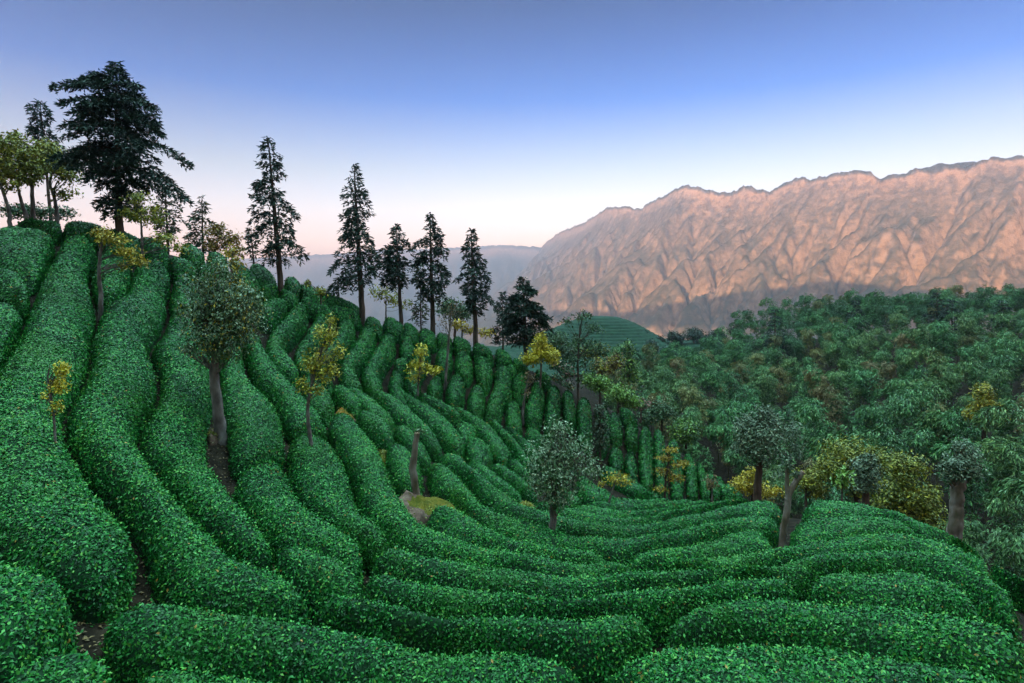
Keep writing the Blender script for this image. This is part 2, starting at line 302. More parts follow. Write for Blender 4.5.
CL('first lump below the slim hedge in the middle fan', GM, [(456,419,5),(465,424,8),(477,430,5)])
CL('light yellow-green tea lump in the middle fan', GM, [(464,431,5),(474,440,11),(484,449,12),(492,455,5)])
AB('long tea hedge in the fan just below the upright rows', GM, [(446,401),(464,414),(477,425),(485,437),(495,449),(502,455)], [(452,398),(470,409),(489,419),(501,431),(511,443),(515,451)])
AB('short tea hedge continuing below the longest fan hedge', GM, [(502,456),(516,468),(527,476)], [(514,453),(524,463),(533,472)])
AB('thin tea hedge with an orange bare spot, beside the upright rows', GM, [(478,410),(491,422),(507,437),(517,454),(528,467)], [(486,408),(503,424),(517,437),(528,451),(536,463)])
AB('tea hedge running down into the pale leaves of the small tree', GM, [(498,420),(512,433),(524,444),(534,459),(546,474)], [(506,420),(525,436),(538,447),(550,464),(558,474)])
CL('small mounded tea hedge at the foot of the upright rows', GM, [(525,425,5),(534,431,8),(543,438,5)])
# --- far face, upright rows
def U(label, *c): CL(label, GF, c, .8)
U('oval tea hedge below the tall conifer nearest the round tree', (257,308,7),(266,305,12),(277,302,12),(287,299,7))
U('S-shaped tea hedge right of the oval one', (303,299,9),(299,309,11),(287,321,12),(275,334,11),(277,347,10),(288,360,9),(300,370,5))
U('tea hedge partly behind the upper leaves of the yellow birch', (324,311,9),(321,322,12),(311,336,12),(300,349,8),(301,360,7),(312,372,5))
U('upright tea hedge beside the top of the yellow birch', (346,313,9),(346,326,11),(338,340,11),(327,352,10),(322,366,9),(332,378,5))
U('curved upright tea hedge fanning into the slope, under the second tall conifer', (367,319,9),(367,332,10),(358,347,11),(348,359,10),(350,372,9),(362,383,5))
U('two-lobed curved tea hedge, next to the widest curved one', (388,327,8),(387,340,10),(378,353,11),(371,366,11),(374,378,9),(384,388,4))
U('upper lobe of the tea row left of the small yellow tree', (405,331,7),(407,341,9),(410,353,8))
U('little round tea bush between two lobes of a row', (394,360,7),(401,359,9),(408,361,6))
U('lower lobe of the tea row left of the small yellow tree', (397,366,7),(396,377,9),(399,388,8),(410,397,4))
U('tea hedge directly behind the small yellow tree', (424,338,7),(423,350,9),(415,364,9),(412,378,9),(418,391,5))
U('two-lobed tea hedge beside the pale bare sapling', (444,342,8),(444,354,10),(444,367,7))
U('small tea bush below the pale bare sapling', (440,372,6),(434,383,9),(436,394,6))
U('plump tea hedge uphill of the pale bare sapling', (461,346,8),(464,359,10),(468,373,6))
U('tea hedge downhill of the pale bare sapling', (460,370,8),(455,383,11),(456,398,9))
U('upper tea hedge below the third tall conifer', (479,349,7),(484,364,10),(485,381,6))
U('lower tea hedge standing under the third tall conifer', (479,379,8),(476,392,10),(477,408,9))
U('tall S-shaped tea hedge in front of the slender pointed conifer', (498,357,8),(503,370,10),(502,384,11),(495,398,10),(492,413,9))
U('small tea bush below the bushy conifer', (508,362,5),(512,368,6),(516,373,4))
U('tea hedge up beside the bright yellow tree trunk', (524,370,7),(519,379,10),(521,391,7))
U('tea hedge left of the thin brown-leaved sapling', (514,393,7),(513,405,9),(515,419,8),(521,428,4))
U('tea hedge behind the thin brown-leaved sapling', (538,376,6),(537,390,9),(533,406,10),(534,421,8))
U('upright tea hedge right of the thin brown-leaved sapling', (554,381,7),(553,397,8.5),(551,416,8),(549,432,5))
U('upright tea hedge at the foot of the tall wispy tree', (566,385,6),(569,402,7),(571,421,6))
U('upright tea hedge between wispy tree and dark shrub', (583,393,7),(584,410,8),(585,430,8),(588,442,4))
U('tea hedge standing behind the dark slender shrub', (600,400,6),(604,418,8),(603,436,7),(600,448,4))
U('upper half of the split tea row right of the dark shrub', (613,407,5),(615,420,8),(616,436,7))
U('lower half of the split tea row right of the dark shrub', (615,440,7),(616,453,8),(617,468,6))
U('upper tea hedge under the bushes where the ridge dips', (629,420,4),(631,430,7),(632,442,6))
U('lower tea hedge below the ridge dip', (630,445,6),(631,459,7),(632,477,5))
U('tall smooth tea hedge left of the orange-leaved sapling', (645,424,5),(646,440,7.5),(646,463,7.5),(648,484,5))
U('tall tea hedge behind the trunk of the orange-leaved sapling', (657,427,4),(660,448,7),(661,470,7),(662,491,5))
U('tall tea hedge right of the orange-leaved sapling', (670,437,4),(676,456,7),(677,476,7),(677,495,5))
U('curving tea hedge sixth from the low end of the far face', (686,450,4),(691,467,6),(692,483,6),(693,495,4))
U('curving tea hedge fifth from the low end of the far face', (697,459,3.5),(703,474,5),(705,486,5),(706,495,3))
U('curving tea hedge fourth from the low end of the far face', (707,468,3),(713,480,4.5),(716,489,4),(717,495,3))
U('curving tea hedge third from the low end of the far face', (717,475,2.5),(722,485,4),(725,491,3.5),(726,495,2.5))
U('curving tea hedge second from the low end of the far face', (725,481,2),(730,488,3.5),(733,492,3),(734,495,2))
U('last little tea hedge at the low end of the far face', (733,486,2),(738,490,3),(741,494,2.5))
# --- ridge
def R(label, *c): CL(label, GR, c, .7)
R('skyline tea hedge under the orange-tinted conifer', (180,243,5),(192,248,8),(204,256,6))
R('skyline tea hedge just behind the orange bushes', (207,249,5),(216,254,8),(226,262,6))
R('tea hedge slanting above the round tree crown, orange twigs before it', (195,262,5),(206,266,7),(218,273,6),(226,282,4))
R('tea hedge on the ridge slope left of the tallest slim conifer', (232,262,5),(244,271,8),(254,282,8),(262,291,4))
R('tea hedge wedged between two furrows behind the tallest slim conifer', (248,262,4),(258,268,7),(270,277,7),(277,283,4))
R('tea hedge at the foot of the tallest slim conifer', (261,287,5),(272,285,6),(280,287,5))
R('ridge tea hedge just right of the tallest slim conifer trunk', (284,274,4),(293,280,6),(301,288,4))
R('small lozenge tea hedge above the S-shaped one', (279,289,4),(288,292,6),(298,298,4))
R('ridge tea hedge with small yellow shrubs on it', (297,283,3.5),(312,291,5),(328,299,4))
R('tea hedge slanting above the yellow birch crown', (300,295,3.5),(310,300,5.5),(320,306,4))
R('far ridge tea hedge beside the drooping conifer', (318,290,3),(334,297,4.5),(352,304,4),(362,308,2.5))
R('cross-lying tea hedge above the birch hedges', (314,308,4),(324,308,6),(334,313,4))
R('ridge tea hedge below the drooping conifer trunk', (326,303,3.5),(344,309,5.5),(362,314,4))
R('short ridge tea hedge right of the drooping conifer trunk', (364,316,4),(373,320,6),(382,325,4))
R('ridge tea hedge under the conifer with the forked outline', (383,316,4),(394,322,6),(404,328,4))
R('ridge tea hedge right of the forked-outline conifer', (402,323,4),(410,328,6),(419,333,4))
R('ridge tea hedge below the third tall conifer trunk', (418,328,4),(427,333,6),(436,338,4))
R('ridge tea hedge left of the pale bare sapling top', (436,332,4),(444,336,5),(452,340,4))
R('ridge tea hedge right of the pale bare sapling top', (452,337,4),(462,341,5),(471,345,4))
R('ridge tea hedge under the slender pointed conifer', (472,343,4),(482,348,6),(493,353,4))
R('ridge tea hedge left of the bushy conifer', (495,348,4),(503,353,6),(512,359,4))
R('ridge tea hedge at the foot of the bushy conifer', (512,358,4),(520,362,5),(528,368,4))
R('ridge tea hedge below the bright yellow tree', (534,370,4),(542,373,6),(551,378,4))
R('ridge tea hedge under the flowering bushes', (619,408,3),(628,414,5),(637,421,3))
R('skyline tea hedge just past the biggest conifer trunk', (134,236,5),(150,241,7),(168,249,6))
# ---------------------------------------------------------------- tea hedges
def hedge(label, group, a, b, H, dm):
    mx = 75 if dm is None else dm
    A, _ = hit(*zip(*a), dmax=mx); B, _ = hit(*zip(*b), dmax=mx)
    ln = max(np.linalg.norm(np.diff(A[:,:2], axis=0), axis=1).sum(), np.linalg.norm(np.diff(B[:,:2], axis=0), axis=1).sum())
    D = (A[:,1].mean()+B[:,1].mean())/2
    nv = int(np.clip(ln/(.10+D*.006), 10, 150))
    # edges matched by the fraction of their length, then smoothed
    A = spline(A[:,:2], nv); B = spline(B[:,:2], nv)
    w = np.linalg.norm(A-B, axis=1); cen = (A+B)/2
    s = np.concatenate([[0], np.cumsum(np.linalg.norm(np.diff(cen, axis=0), axis=1))])
    nu = 15
    # distance from the ends rounds the plan outline
    re = np.minimum(w.mean()*.5, s[-1]*.3)
    e = np.minimum(s, s[-1]-s)/max(re, 1e-3); e = np.clip(e, 0, 1); endw = np.sqrt(np.clip(1-(1-e)**2.4, 0, 1)); endw[[0,-1]] = 0.04
    gap = (-.03 if group == GL else np.interp(D,[10,25,45],[.13,.13,.13]))/np.maximum(w, .5)
    u = np.sin(np.linspace(-1, 1, nu)*math.pi/2)
    half = np.clip(.5-gap, .2, .54)[:,None]*(.25+.75*endw)[:,None]
    xy = cen[:,None] + (B-A)[:,None]*(u[None]*half)[...,None]
    z = canopy(xy[...,0], xy[...,1])
    q = np.stack([xy[...,0], xy[...,1], np.zeros_like(z)], -1).reshape(-1,3)
    wob = (vnoise(q*.7, 3)*.5 + vnoise(q*1.9, 5)*.28 + vnoise(q*4.3, 9)*.13).reshape(z.shape)
    prof = (1-np.abs(u)**2.5)**(1/2.0)
    top = prof[None]*endw[:,None]**.8
    z = z - (H+(.5 if group in (GN, GM) else .3))*(1-top) + wob*(.14 if group in (GN, GM) else .2)*top - .02
    nrm = np.zeros((nv,nu,3)); P3 = np.stack([xy[...,0], xy[...,1], z], -1)
    du = np.gradient(P3, axis=1); dv = np.gradient(P3, axis=0); nrm = unit(np.cross(dv, du)); nrm *= np.sign(nrm[...,2:3]+1e-6)
    # the sides lean outward
    o = P3.reshape(-1,3).mean(0); o[2] = canopy(o[0], o[1])-.85
    g = Geo(); idx = np.arange(nv*nu).reshape(nv,nu)
    f = np.stack([idx[:-1,:-1], idx[:-1,1:], idx[1:,1:], idx[1:,:-1]], -1).reshape(-1,4)
    g.add(P3.reshape(-1,3)-o, f, .3, 0)
    # leaves
    c = P3.reshape(-1,3); area = np.linalg.norm(np.cross(c[f[:,1]]-c[f[:,0]], c[f[:,3]]-c[f[:,0]]), axis=1)
    fc = c[f].mean(1); dist = np.linalg.norm(fc, axis=1); size = np.maximum(.062, .0027*dist)*1.1
    cov = np.where(dist < 24, 2.3, 2.2)
    vis = ((fc[:,2]*0+1) > 0) & (np.abs(fc[:,0]) < .95*fc[:,1]+1.5)
    uf = np.abs(u)[np.tile(np.arange(nu-1), nv-1)]*.5 + np.abs(u)[np.tile(np.arange(1,nu), nv-1)]*.5
    lam = area*cov/(size*size*.25)*vis*np.interp(uf, [0,.9,.97,1], [1,1,.45,.12])*np.clip(.95+.75*vnoise(fc*2.3, 33)+.35*vnoise(fc*6, 34), .25, 1.5)
    tot = int(lam.sum()); 
    if tot:
        k = RNG.choice(len(f), tot, p=lam/lam.sum()); s1, s2 = RNG.random((2,tot,1))
        c0,c1,c2,c3 = (c[f[k,i]] for i in range(4)); p = (c0*(1-s1)+c1*s1)*(1-s2)+(c3*(1-s1)+c2*s1)*s2
        nf = nrm.reshape(-1,3)[f[k,0]]
        tint = np.clip(RNG.beta(2.2, 2.6, tot) + vnoise(p*1.3, 21)*.12 + vnoise(p*.35, 22)*.1, 0, .96)
        odd = RNG.random(tot) < .006; tint[odd] = 1
        off = RNG.uniform(-.03, .025, (tot,1))*np.clip(size[k]/.07,1,1.4)[:,None]
        shoot = (RNG.random(tot) < .05) & (dist[k] < 26); off[shoot] += RNG.uniform(.02, .09, (int(shoot.sum()),1)); tint[shoot] = np.clip(tint[shoot]+.3, 0, .95)
        up = RNG.normal(0,.8,(tot,3))+nf*.35; up[shoot] = nf[shoot]*1.6+RNG.normal(0,.4,(int(shoot.sum()),3))
        leaves(g, p+nf*off-o, nf, size[k], tint, 1, .5, np.clip(.75-.014*dist[k], .36, .65)[:,None], along=up)
    ob = g.build('tea_hedge', [M['tea_twigs'], M['tea_leaf']], loc=o)
    tag(ob, label, 'tea hedge', group); return tot
NLEAF = sum(hedge(*r) for r in ROWS); print('hedge leaves', NLEAF)
# ---------------------------------------------------------------- ground, hills, mountains, sky, haze
def grid_mesh(name, X, Y, Z, mat, kind='structure'):
    g = Geo(); nv, nu = X.shape; idx = np.arange(nv*nu).reshape(nv,nu)
    f = np.stack([idx[:-1,:-1], idx[:-1,1:], idx[1:,1:], idx[1:,:-1]], -1).reshape(-1,4)
    g.add(np.stack([X,Y,Z], -1).reshape(-1,3), f); o = g.build(name, mat); o['kind'] = kind; return o
def smooth(a, b, x): t = np.clip((x-a)/(b-a), 0, 1); return t*t*(3-2*t)
def valley_floor(r): return -30-370*smooth(250, 1500, r)
rr = np.concatenate([[0], np.geomspace(1.5, 60, 90), np.geomspace(62, 420, 60), np.geomspace(440, 9000, 40)])
th = np.linspace(0, 2*math.pi, 241)
RR, TH = np.meshgrid(rr, th, indexing='ij'); X = RR*np.sin(TH); Y = RR*np.cos(TH)
near = canopy(np.clip(X,-300,420), np.clip(Y,-150,430))-1.05; k = smooth(180, 420, RR)
Z = near*(1-k) + valley_floor(RR)*k
clipb = np.maximum(RR*0, -860-Y) > 0; Y = np.maximum(Y, -860)
M['ground'] = rough_mat('ground', [(.3,(.006,.005,.003)),(.5,(.014,.010,.006)),(.68,(.030,.021,.013))], 2.2, 10, .95, .8, dist=.12)
grid_mesh('ground', X, Y, Z, M['ground'])
# unseen ridge added behind the camera, its crest shaped to shade the tea slopes
AZ = rad(-148)                      # bearing of the sun, from straight ahead, clockwise
EL = rad(2.2)
sd = np.array([math.sin(AZ), math.cos(AZ)]); sp = np.array([sd[1], -sd[0]])
a = np.linspace(-2600, 2600, 209); b = np.linspace(0, 330, 24); Aa, Bb = np.meshgrid(a, b, indexing='ij')
q = np.stack([Aa.ravel()/90, Bb.ravel()/60, np.zeros(Aa.size)], 1)
D0 = 260
def shade_h(px, py, d):            # crest height that throws its shadow edge onto that point
    p = P(px, py, d); return (p[:2]@-sd + D0 + 165)*0 + p[2] + (D0+165 - p[:2]@sd)*math.tan(EL), p[:2]@sp
pts = sorted((a_, h_) for h_, a_ in (shade_h(640,324,5500), shade_h(700,310,4600), shade_h(760,297,4000), shade_h(845,284,3450), shade_h(900,294,3300), shade_h(1024,300,2950)))
print('shade crest', pts)
hc = np.interp(Aa, [p_[0] for p_ in pts], [p_[1] for p_ in pts]); hc = np.maximum(hc, 46 - 30*smooth(120, 400, np.abs(Aa)))
h = hc + (2.2*vnoise(q*1.9, 6)).reshape(Aa.shape)
prof = np.sin(np.clip(Bb/330,0,1)*math.pi)**.7
Zs = -50 + (h+50)*prof
Xs = sd[0]*(D0+Bb)+sp[0]*Aa; Ys = sd[1]*(D0+Bb)+sp[1]*Aa
M['shade_ridge'] = rough_mat('shade_ridge_woods', [(.35,(.012,.03,.012)),(.65,(.04,.075,.03))], .12, 10, .95, .8, dist=2)
grid_mesh('hills', Xs, Ys, Zs, M['shade_ridge'])
# mountain ranges
def rnoise(x, y, seed, oct=6, f0=1., ridge=True):
    o = 0; amp = 1; tot = 0; f = f0
    for k in range(oct):
        n = vnoise(np.stack([x.ravel()*f, y.ravel()*f, np.full(x.size, k*3.7)], 1), seed+k).reshape(x.shape)
        o = o + amp*((1-np.abs(n))*2-1 if ridge else n); tot += amp; amp *= .58; f *= 2.03
    return o/tot
def erode(h, dx, K, iters, fix, diff):
    """running water cuts gullies into a slope (stream power law, solved from the foot upward)"""
    n, m = h.shape; N = n*m; idx = np.arange(N).reshape(n, m)
    off = [(-1,-1),(-1,0),(-1,1),(0,-1),(0,1),(1,-1),(1,0),(1,1)]
    for it in range(iters):
        pad = np.pad(h, 1, constant_values=1e9); ip = np.pad(idx, 1, constant_values=0)
        best = np.zeros((n,m)); rec = idx.copy(); dist = np.ones((n,m))
        for a_, b_ in off:
            d = dx*math.hypot(a_, b_); s = (h-pad[1+a_:n+1+a_, 1+b_:m+1+b_])/d; k = s > best
            best[k] = s[k]; rec[k] = ip[1+a_:n+1+a_, 1+b_:m+1+b_][k]; dist[k] = d
        order = np.argsort(h.ravel(), kind='stable').tolist(); r = rec.ravel().tolist(); A = [dx*dx]*N
        for c in reversed(order):
            q = r[c]
            if q != c: A[q] += A[c]
        f = (K*np.sqrt(np.array(A))/dist.ravel()).tolist(); hh = h.ravel().tolist(); fx = fix.ravel().tolist()
        for c in order:
            q = r[c]
            if q != c and not fx[c]: hh[c] = (hh[c]+f[c]*hh[q])/(1+f[c])
        h = np.array(hh).reshape(n, m)
        lap = np.zeros_like(h); lap[1:-1,1:-1] = h[:-2,1:-1]+h[2:,1:-1]+h[1:-1,:-2]+h[1:-1,2:]-4*h[1:-1,1:-1]
        h = np.where(fix, h, h+diff*lap)
    return h
def mountains(sky, dist, mat, seed, step=16., depth=1700., base=-420, iters=26, K=.055, px0=None, px1=None, nrm=(-.88,-.47)):
    px = np.linspace(px0, px1, 3000); sx, sy = zip(*sky); top = np.interp(px, sx, sy); dd = np.interp(px, *zip(*dist))
    dd = np.convolve(np.pad(dd, 40, mode='edge'), np.ones(81)/81, 'valid')
    cx, cyy = (px-CX)/F*dd, dd; ch = -(top-HY)/F*dd
    s = np.concatenate([[0], np.cumsum(np.hypot(np.diff(cx), np.diff(cyy)))]); n = int(s[-1]/step); S = np.linspace(0, s[-1], n)
    cx, cyy, ch = (np.interp(S, s, q) for q in (cx, cyy, ch))
    m = int(depth/step); T = np.arange(m)*step; u = T/T[-1]
    shape = .45*(1-u)**2.4+.55*(1-u)**1.1
    q = np.stack([np.repeat(S, m)/420, np.tile(T, n)/420, np.zeros(n*m)], 1)
    no = sum(vnoise(q*2.1**k, seed+k)*.55**k for k in range(6)).reshape(n, m)
    h = base + (ch-base)[:,None]*shape[None] + (no-.75)*110*np.minimum(1, u*4.5)[None]*(1-.4*u)[None]
    fix = np.zeros((n,m), bool); fix[:,0] = True; fix[:,-1] = True
    h = erode(h, step, K, iters, fix, .035)
    # finer grid with rock-scale roughness
    k = 2; S2 = np.linspace(0, n-1, n*k-1); T2 = np.linspace(0, m-1, m*k-1)
    h = np.stack([np.interp(S2, np.arange(n), h[:,j]) for j in range(m)], 1); h = np.stack([np.interp(T2, np.arange(m), h[i]) for i in range(len(S2))])
    cx2, cy2 = np.interp(S2, np.arange(n), cx), np.interp(S2, np.arange(n), cyy); t2 = T2*step
    q = np.stack([np.repeat(S2*step, len(t2))/45, np.tile(t2, len(S2))/110, h.ravel()/160], 1)
    h = h + sum(vnoise(q*2.2**j, seed+30+j)*.62**j for j in range(4)).reshape(h.shape)*12
    Xp = cx2[:,None]+nrm[0]*t2[None]; Yp = cy2[:,None]+nrm[1]*t2[None]
    back = np.array([900., 420., 160.])                          # the far side of the crest
    Xp = np.concatenate([cx2[:,None]-nrm[0]*back, Xp], 1); Yp = np.concatenate([cy2[:,None]-nrm[1]*back, Yp], 1); h = np.concatenate([h[:,:1]-back*.75, h], 1)
    return grid_mesh('mountains', Xp, Yp, h, mat)
def mountain_mat(name, soil, green, scale):
    m, nt, b, N, L = new_mat(name)
    g = N('ShaderNodeNewGeometry'); sep = N('ShaderNodeSeparateXYZ'); L(g.outputs['Normal'], sep.inputs[0])
    n = N('ShaderNodeTexNoise'); n.inputs['Scale'].default_value = scale; n.inputs['Detail'].default_value = 10; n.inputs['Roughness'].default_value = .65
    L(g.outputs['Position'], n.inputs['Vector'])
    ad = N('ShaderNodeMath'); ad.operation = 'MULTIPLY_ADD'; ad.inputs[1].default_value = .5; L(sep.outputs['Z'], ad.inputs[0]); L(n.outputs['Fac'], ad.inputs[2])
    r = ramp(nt, [(.58, soil[0]), (.70, soil[1]), (.80, green[1]), (.95, green[0])]); L(ad.outputs[0], r.inputs[0])
    n2 = N('ShaderNodeTexNoise'); n2.inputs['Scale'].default_value = scale*9; n2.inputs['Detail'].default_value = 6; L(g.outputs['Position'], n2.inputs['Vector'])
    mx = N('ShaderNodeMixRGB'); mx.blend_type = 'MULTIPLY'; mx.inputs[0].default_value = .7
    r2 = ramp(nt, [(.3,(.45,.45,.45)),(.7,(1,1,1))]); L(n2.outputs['Fac'], r2.inputs[0]); L(r.outputs[0], mx.inputs[1]); L(r2.outputs[0], mx.inputs[2])
    L(mx.outputs[0], b.inputs['Base Color']); bp = N('ShaderNodeBump'); bp.inputs['Strength'].default_value = 1; bp.inputs['Distance'].default_value = 11; n3 = N('ShaderNodeTexNoise'); n3.inputs['Scale'].default_value = .06; n3.inputs['Detail'].default_value = 8; n3.inputs['Roughness'].default_value = .7; L(g.outputs['Position'], n3.inputs['Vector']); L(n3.outputs['Fac'], bp.inputs['Height']); L(bp.outputs[0], b.inputs['Normal'])
    b.inputs['Roughness'].default_value = 1; b.inputs['Specular IOR Level'].default_value = 0
    return m
M['rock'] = mountain_mat('mountain_rock_and_forest', ((.27,.175,.125),(.155,.105,.075)), ((.055,.048,.030),(.095,.072,.050)), .03)
SKY1 = [(380,330),(430,318),(490,300),(525,272),(545,243),(560,232),(585,222),(608,207),(625,206),(640,209),(655,199),(670,192),(685,184),(700,189),(715,192),(727,194),(740,188),(755,187),(770,191),(785,181),(795,178),(810,179),(830,173),(855,170),(870,172),(885,178),(900,172),(920,168),(945,168),(965,168),(985,160),(1005,157),(1024,154),(1080,156),(1150,160),(1250,165),(1400,190)]
DIST1 = [(380,13000),(400,12500),(480,10300),(525,8600),(560,7000),(608,5150),(640,4750),(685,4150),(760,3800),(850,3400),(1024,2950),(1400,2500)]
mountains(SKY1, DIST1, M['rock'], 11, px0=400, px1=1330)
mountains([(180,262),(260,258),(330,254),(380,250),(430,249),(470,247),(500,245),(545,247),(575,252),(610,258),(700,268)], [(180,9800),(700,9500)], M['rock'], 61, step=60, depth=3000, px0=180, px1=700, base=-600, nrm=(-.2,-.98))
mountains([(860,190),(905,175),(925,166),(937,163),(950,165),(966,161),(985,162),(1010,170),(1200,180)], [(860,3350),(1200,3200)], M['rock'], 91, step=40, depth=1200, px0=860, px1=1200, nrm=(-.5,-.86))
# sky and sun
w = bpy.data.worlds.new('World'); bpy.context.scene.world = w; w.use_nodes = True
nt = w.node_tree; bg = nt.nodes['Background']
st = nt.nodes.new('ShaderNodeTexSky'); st.sky_type = 'NISHITA'; st.sun_disc = False
st.sun_elevation = EL; st.sun_rotation = AZ; st.altitude = 1300; st.air_density = 1.; st.dust_density = .6; st.ozone_density = 1.6
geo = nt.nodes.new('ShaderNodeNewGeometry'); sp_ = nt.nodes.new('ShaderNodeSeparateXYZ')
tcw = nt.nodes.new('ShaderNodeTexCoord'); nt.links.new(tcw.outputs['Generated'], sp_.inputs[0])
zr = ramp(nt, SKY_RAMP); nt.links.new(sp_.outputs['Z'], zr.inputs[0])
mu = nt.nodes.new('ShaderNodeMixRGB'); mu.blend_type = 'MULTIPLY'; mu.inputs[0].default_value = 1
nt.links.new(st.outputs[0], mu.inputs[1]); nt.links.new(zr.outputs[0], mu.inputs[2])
# sky behind the camera is scaled down, darkening the hedge sides that face it
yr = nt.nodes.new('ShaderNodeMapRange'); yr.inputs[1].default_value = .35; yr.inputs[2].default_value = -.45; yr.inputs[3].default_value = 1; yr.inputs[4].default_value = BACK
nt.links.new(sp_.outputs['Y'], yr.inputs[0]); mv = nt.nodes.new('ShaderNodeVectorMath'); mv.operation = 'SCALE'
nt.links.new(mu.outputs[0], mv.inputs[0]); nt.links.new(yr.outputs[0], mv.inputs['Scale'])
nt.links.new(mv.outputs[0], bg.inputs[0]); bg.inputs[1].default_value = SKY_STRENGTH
sl = bpy.data.lights.new('sun', 'SUN'); so = bpy.data.objects.new('sun', sl); C.objects.link(so)
sl.energy = SUN_STRENGTH; sl.angle = rad(.5); sl.color = (1,.64,.36)
v = np.array([math.sin(AZ)*math.cos(EL), math.cos(AZ)*math.cos(EL), math.sin(EL)])
import mathutils
so.rotation_euler = mathutils.Vector(v).to_track_quat('Z', 'Y').to_euler()
# haze
def haze(dens):
    m = bpy.data.materials.new('haze'); m.use_nodes = True; n = m.node_tree; n.nodes.remove(n.nodes['Principled BSDF'])
    p = n.nodes.new('ShaderNodeVolumePrincipled'); p.inputs['Density'].default_value = dens; p.inputs['Color'].default_value = (.82,.85,1.0,1); p.inputs['Anisotropy'].default_value = HAZE_G
    n.links.new(p.outputs[0], n.nodes['Material Output'].inputs['Volume'])
    g = Geo(); lo = np.array([-9500,-900,-1500.]); hi = np.array([9500,13500,790.])
    v = np.array([[(lo,hi)[(i>>k)&1][k] for k in range(3)] for i in range(8)])
    g.add(v, [(0,2,3,1),(4,5,7,6),(0,1,5,4),(2,6,7,3),(0,4,6,2),(1,3,7,5)]); o = g.build('haze', m, smooth=False); o['kind'] = 'stuff'
if HAZE: haze(HAZE)
# camera
cam = bpy.data.cameras.new('camera'); co = bpy.data.objects.new('camera', cam); C.objects.link(co)
cam.sensor_width = 36; cam.lens = F/1024*36; cam.shift_y = (HY-341.5)/1024; cam.clip_end = 40000; cam.clip_start = .1
co.rotation_euler = (rad(90), 0, 0); bpy.context.scene.camera = co
sc = bpy.context.scene; vs = sc.view_settings
vs.view_transform = 'Standard'; vs.look = 'None'; vs.gamma = 1; vs.exposure = EXPOSURE; vs.use_curve_mapping = False
cy = sc.cycles; cy.max_bounces = 5; cy.diffuse_bounces = 3; cy.glossy_bounces = 2; cy.transmission_bounces = 2; cy.volume_bounces = 1; cy.transparent_max_bounces = 8
# ---------------------------------------------------------------- trees, shrubs, stumps, rocks
M['spruce'] = foliage('spruce_needles', [(0,(.006,.022,.016)),(.5,(.014,.050,.034)),(1,(.035,.095,.055))], .55)
M['pine'] = foliage('pine_needles', [(0,(.02,.035,.018)),(.5,(.04,.07,.035)),(1,(.09,.12,.05))], .6)
M['orange_pine'] = foliage('orange_needles', [(0,(.09,.075,.012)),(.5,(.26,.17,.02)),(1,(.46,.27,.03))], .6)
M['yellow'] = foliage('yellow_leaves', [(0,(.14,.11,.008)),(.5,(.38,.29,.012)),(1,(.62,.46,.02))], .5)
M['bright_yellow'] = foliage('bright_yellow_leaves', [(0,(.22,.18,.01)),(.5,(.52,.43,.015)),(1,(.70,.58,.03))], .5)
M['olive'] = foliage('olive_leaves', [(0,(.06,.08,.008)),(.5,(.22,.23,.015)),(1,(.46,.40,.025))], .5)
M['thicket'] = foliage('thicket_leaves', [(0,(.03,.055,.008)),(.5,(.16,.19,.015)),(1,(.42,.38,.025))], .5)
M['birch'] = foliage('birch_leaves', [(0,(.11,.13,.01)),(.5,(.36,.34,.02)),(1,(.66,.52,.03))], .5)
M['greygreen'] = foliage('grey_green_leaves', [(0,(.02,.05,.018)),(.4,(.07,.14,.05)),(.8,(.18,.27,.13)),(1,(.36,.44,.30))], .4)
M['pale'] = foliage('pale_leaves', [(0,(.02,.08,.02)),(.3,(.07,.17,.06)),(.7,(.32,.42,.26)),(1,(.55,.62,.46))], .4)
M['dullgrey'] = foliage('dull_blue_green_leaves', [(0,(.025,.05,.022)),(.5,(.085,.14,.07)),(1,(.30,.38,.24))], .42)
M['green'] = foliage('green_leaves', [(0,(.012,.04,.014)),(.5,(.035,.10,.03)),(1,(.10,.20,.05))], .5)
M['lime'] = foliage('lime_leaves', [(0,(.05,.12,.015)),(.5,(.12,.26,.03)),(1,(.26,.42,.06))], .5)
M['brown'] = foliage('brown_leaves', [(0,(.06,.04,.015)),(.5,(.14,.09,.03)),(1,(.26,.17,.06))], .6)
M['pink'] = foliage('pink_flowers', [(0,(.35,.16,.15)),(1,(.6,.32,.28))], .6)
M['bamboo'] = foliage('bamboo_leaves', [(0,(.005,.026,.008)),(.35,(.028,.11,.032)),(.7,(.095,.26,.075)),(1,(.26,.44,.16))], .5, objvar=.35)
M['bamboo_tan'] = foliage('tan_bamboo_leaves', [(0,(.04,.05,.018)),(.5,(.17,.18,.06)),(1,(.34,.33,.12))], .55, objvar=.5)
M['culm'] = rough_mat('bamboo_culm', [(.3,(.05,.07,.03)),(.7,(.10,.12,.05))], 3)
M['bark'] = rough_mat('brown_bark', [(.3,(.045,.032,.026)),(.7,(.13,.095,.08))], 5, 8, .95, .8, (1,1,.25), .04)
M['redbark'] = rough_mat('reddish_bark', [(.3,(.055,.036,.027)),(.7,(.14,.09,.07))], 5, 8, .95, .8, (1,1,.25), .04)
M['palebark'] = rough_mat('pale_bark', [(.3,(.06,.05,.045)),(.55,(.17,.145,.135)),(.72,(.30,.27,.26))], 4, 8, .9, .7, (1,1,.5), .03)
M['mossbark'] = rough_mat('mossy_bark', [(.3,(.07,.06,.03)),(.5,(.17,.13,.105)),(.68,(.30,.26,.24))], 3, 8, .9, .8, (1,1,.5), .03)
M['moss'] = rough_mat('moss', [(.3,(.05,.06,.008)),(.55,(.10,.09,.012)),(.75,(.17,.11,.015))], 6, 8, .95, .8)
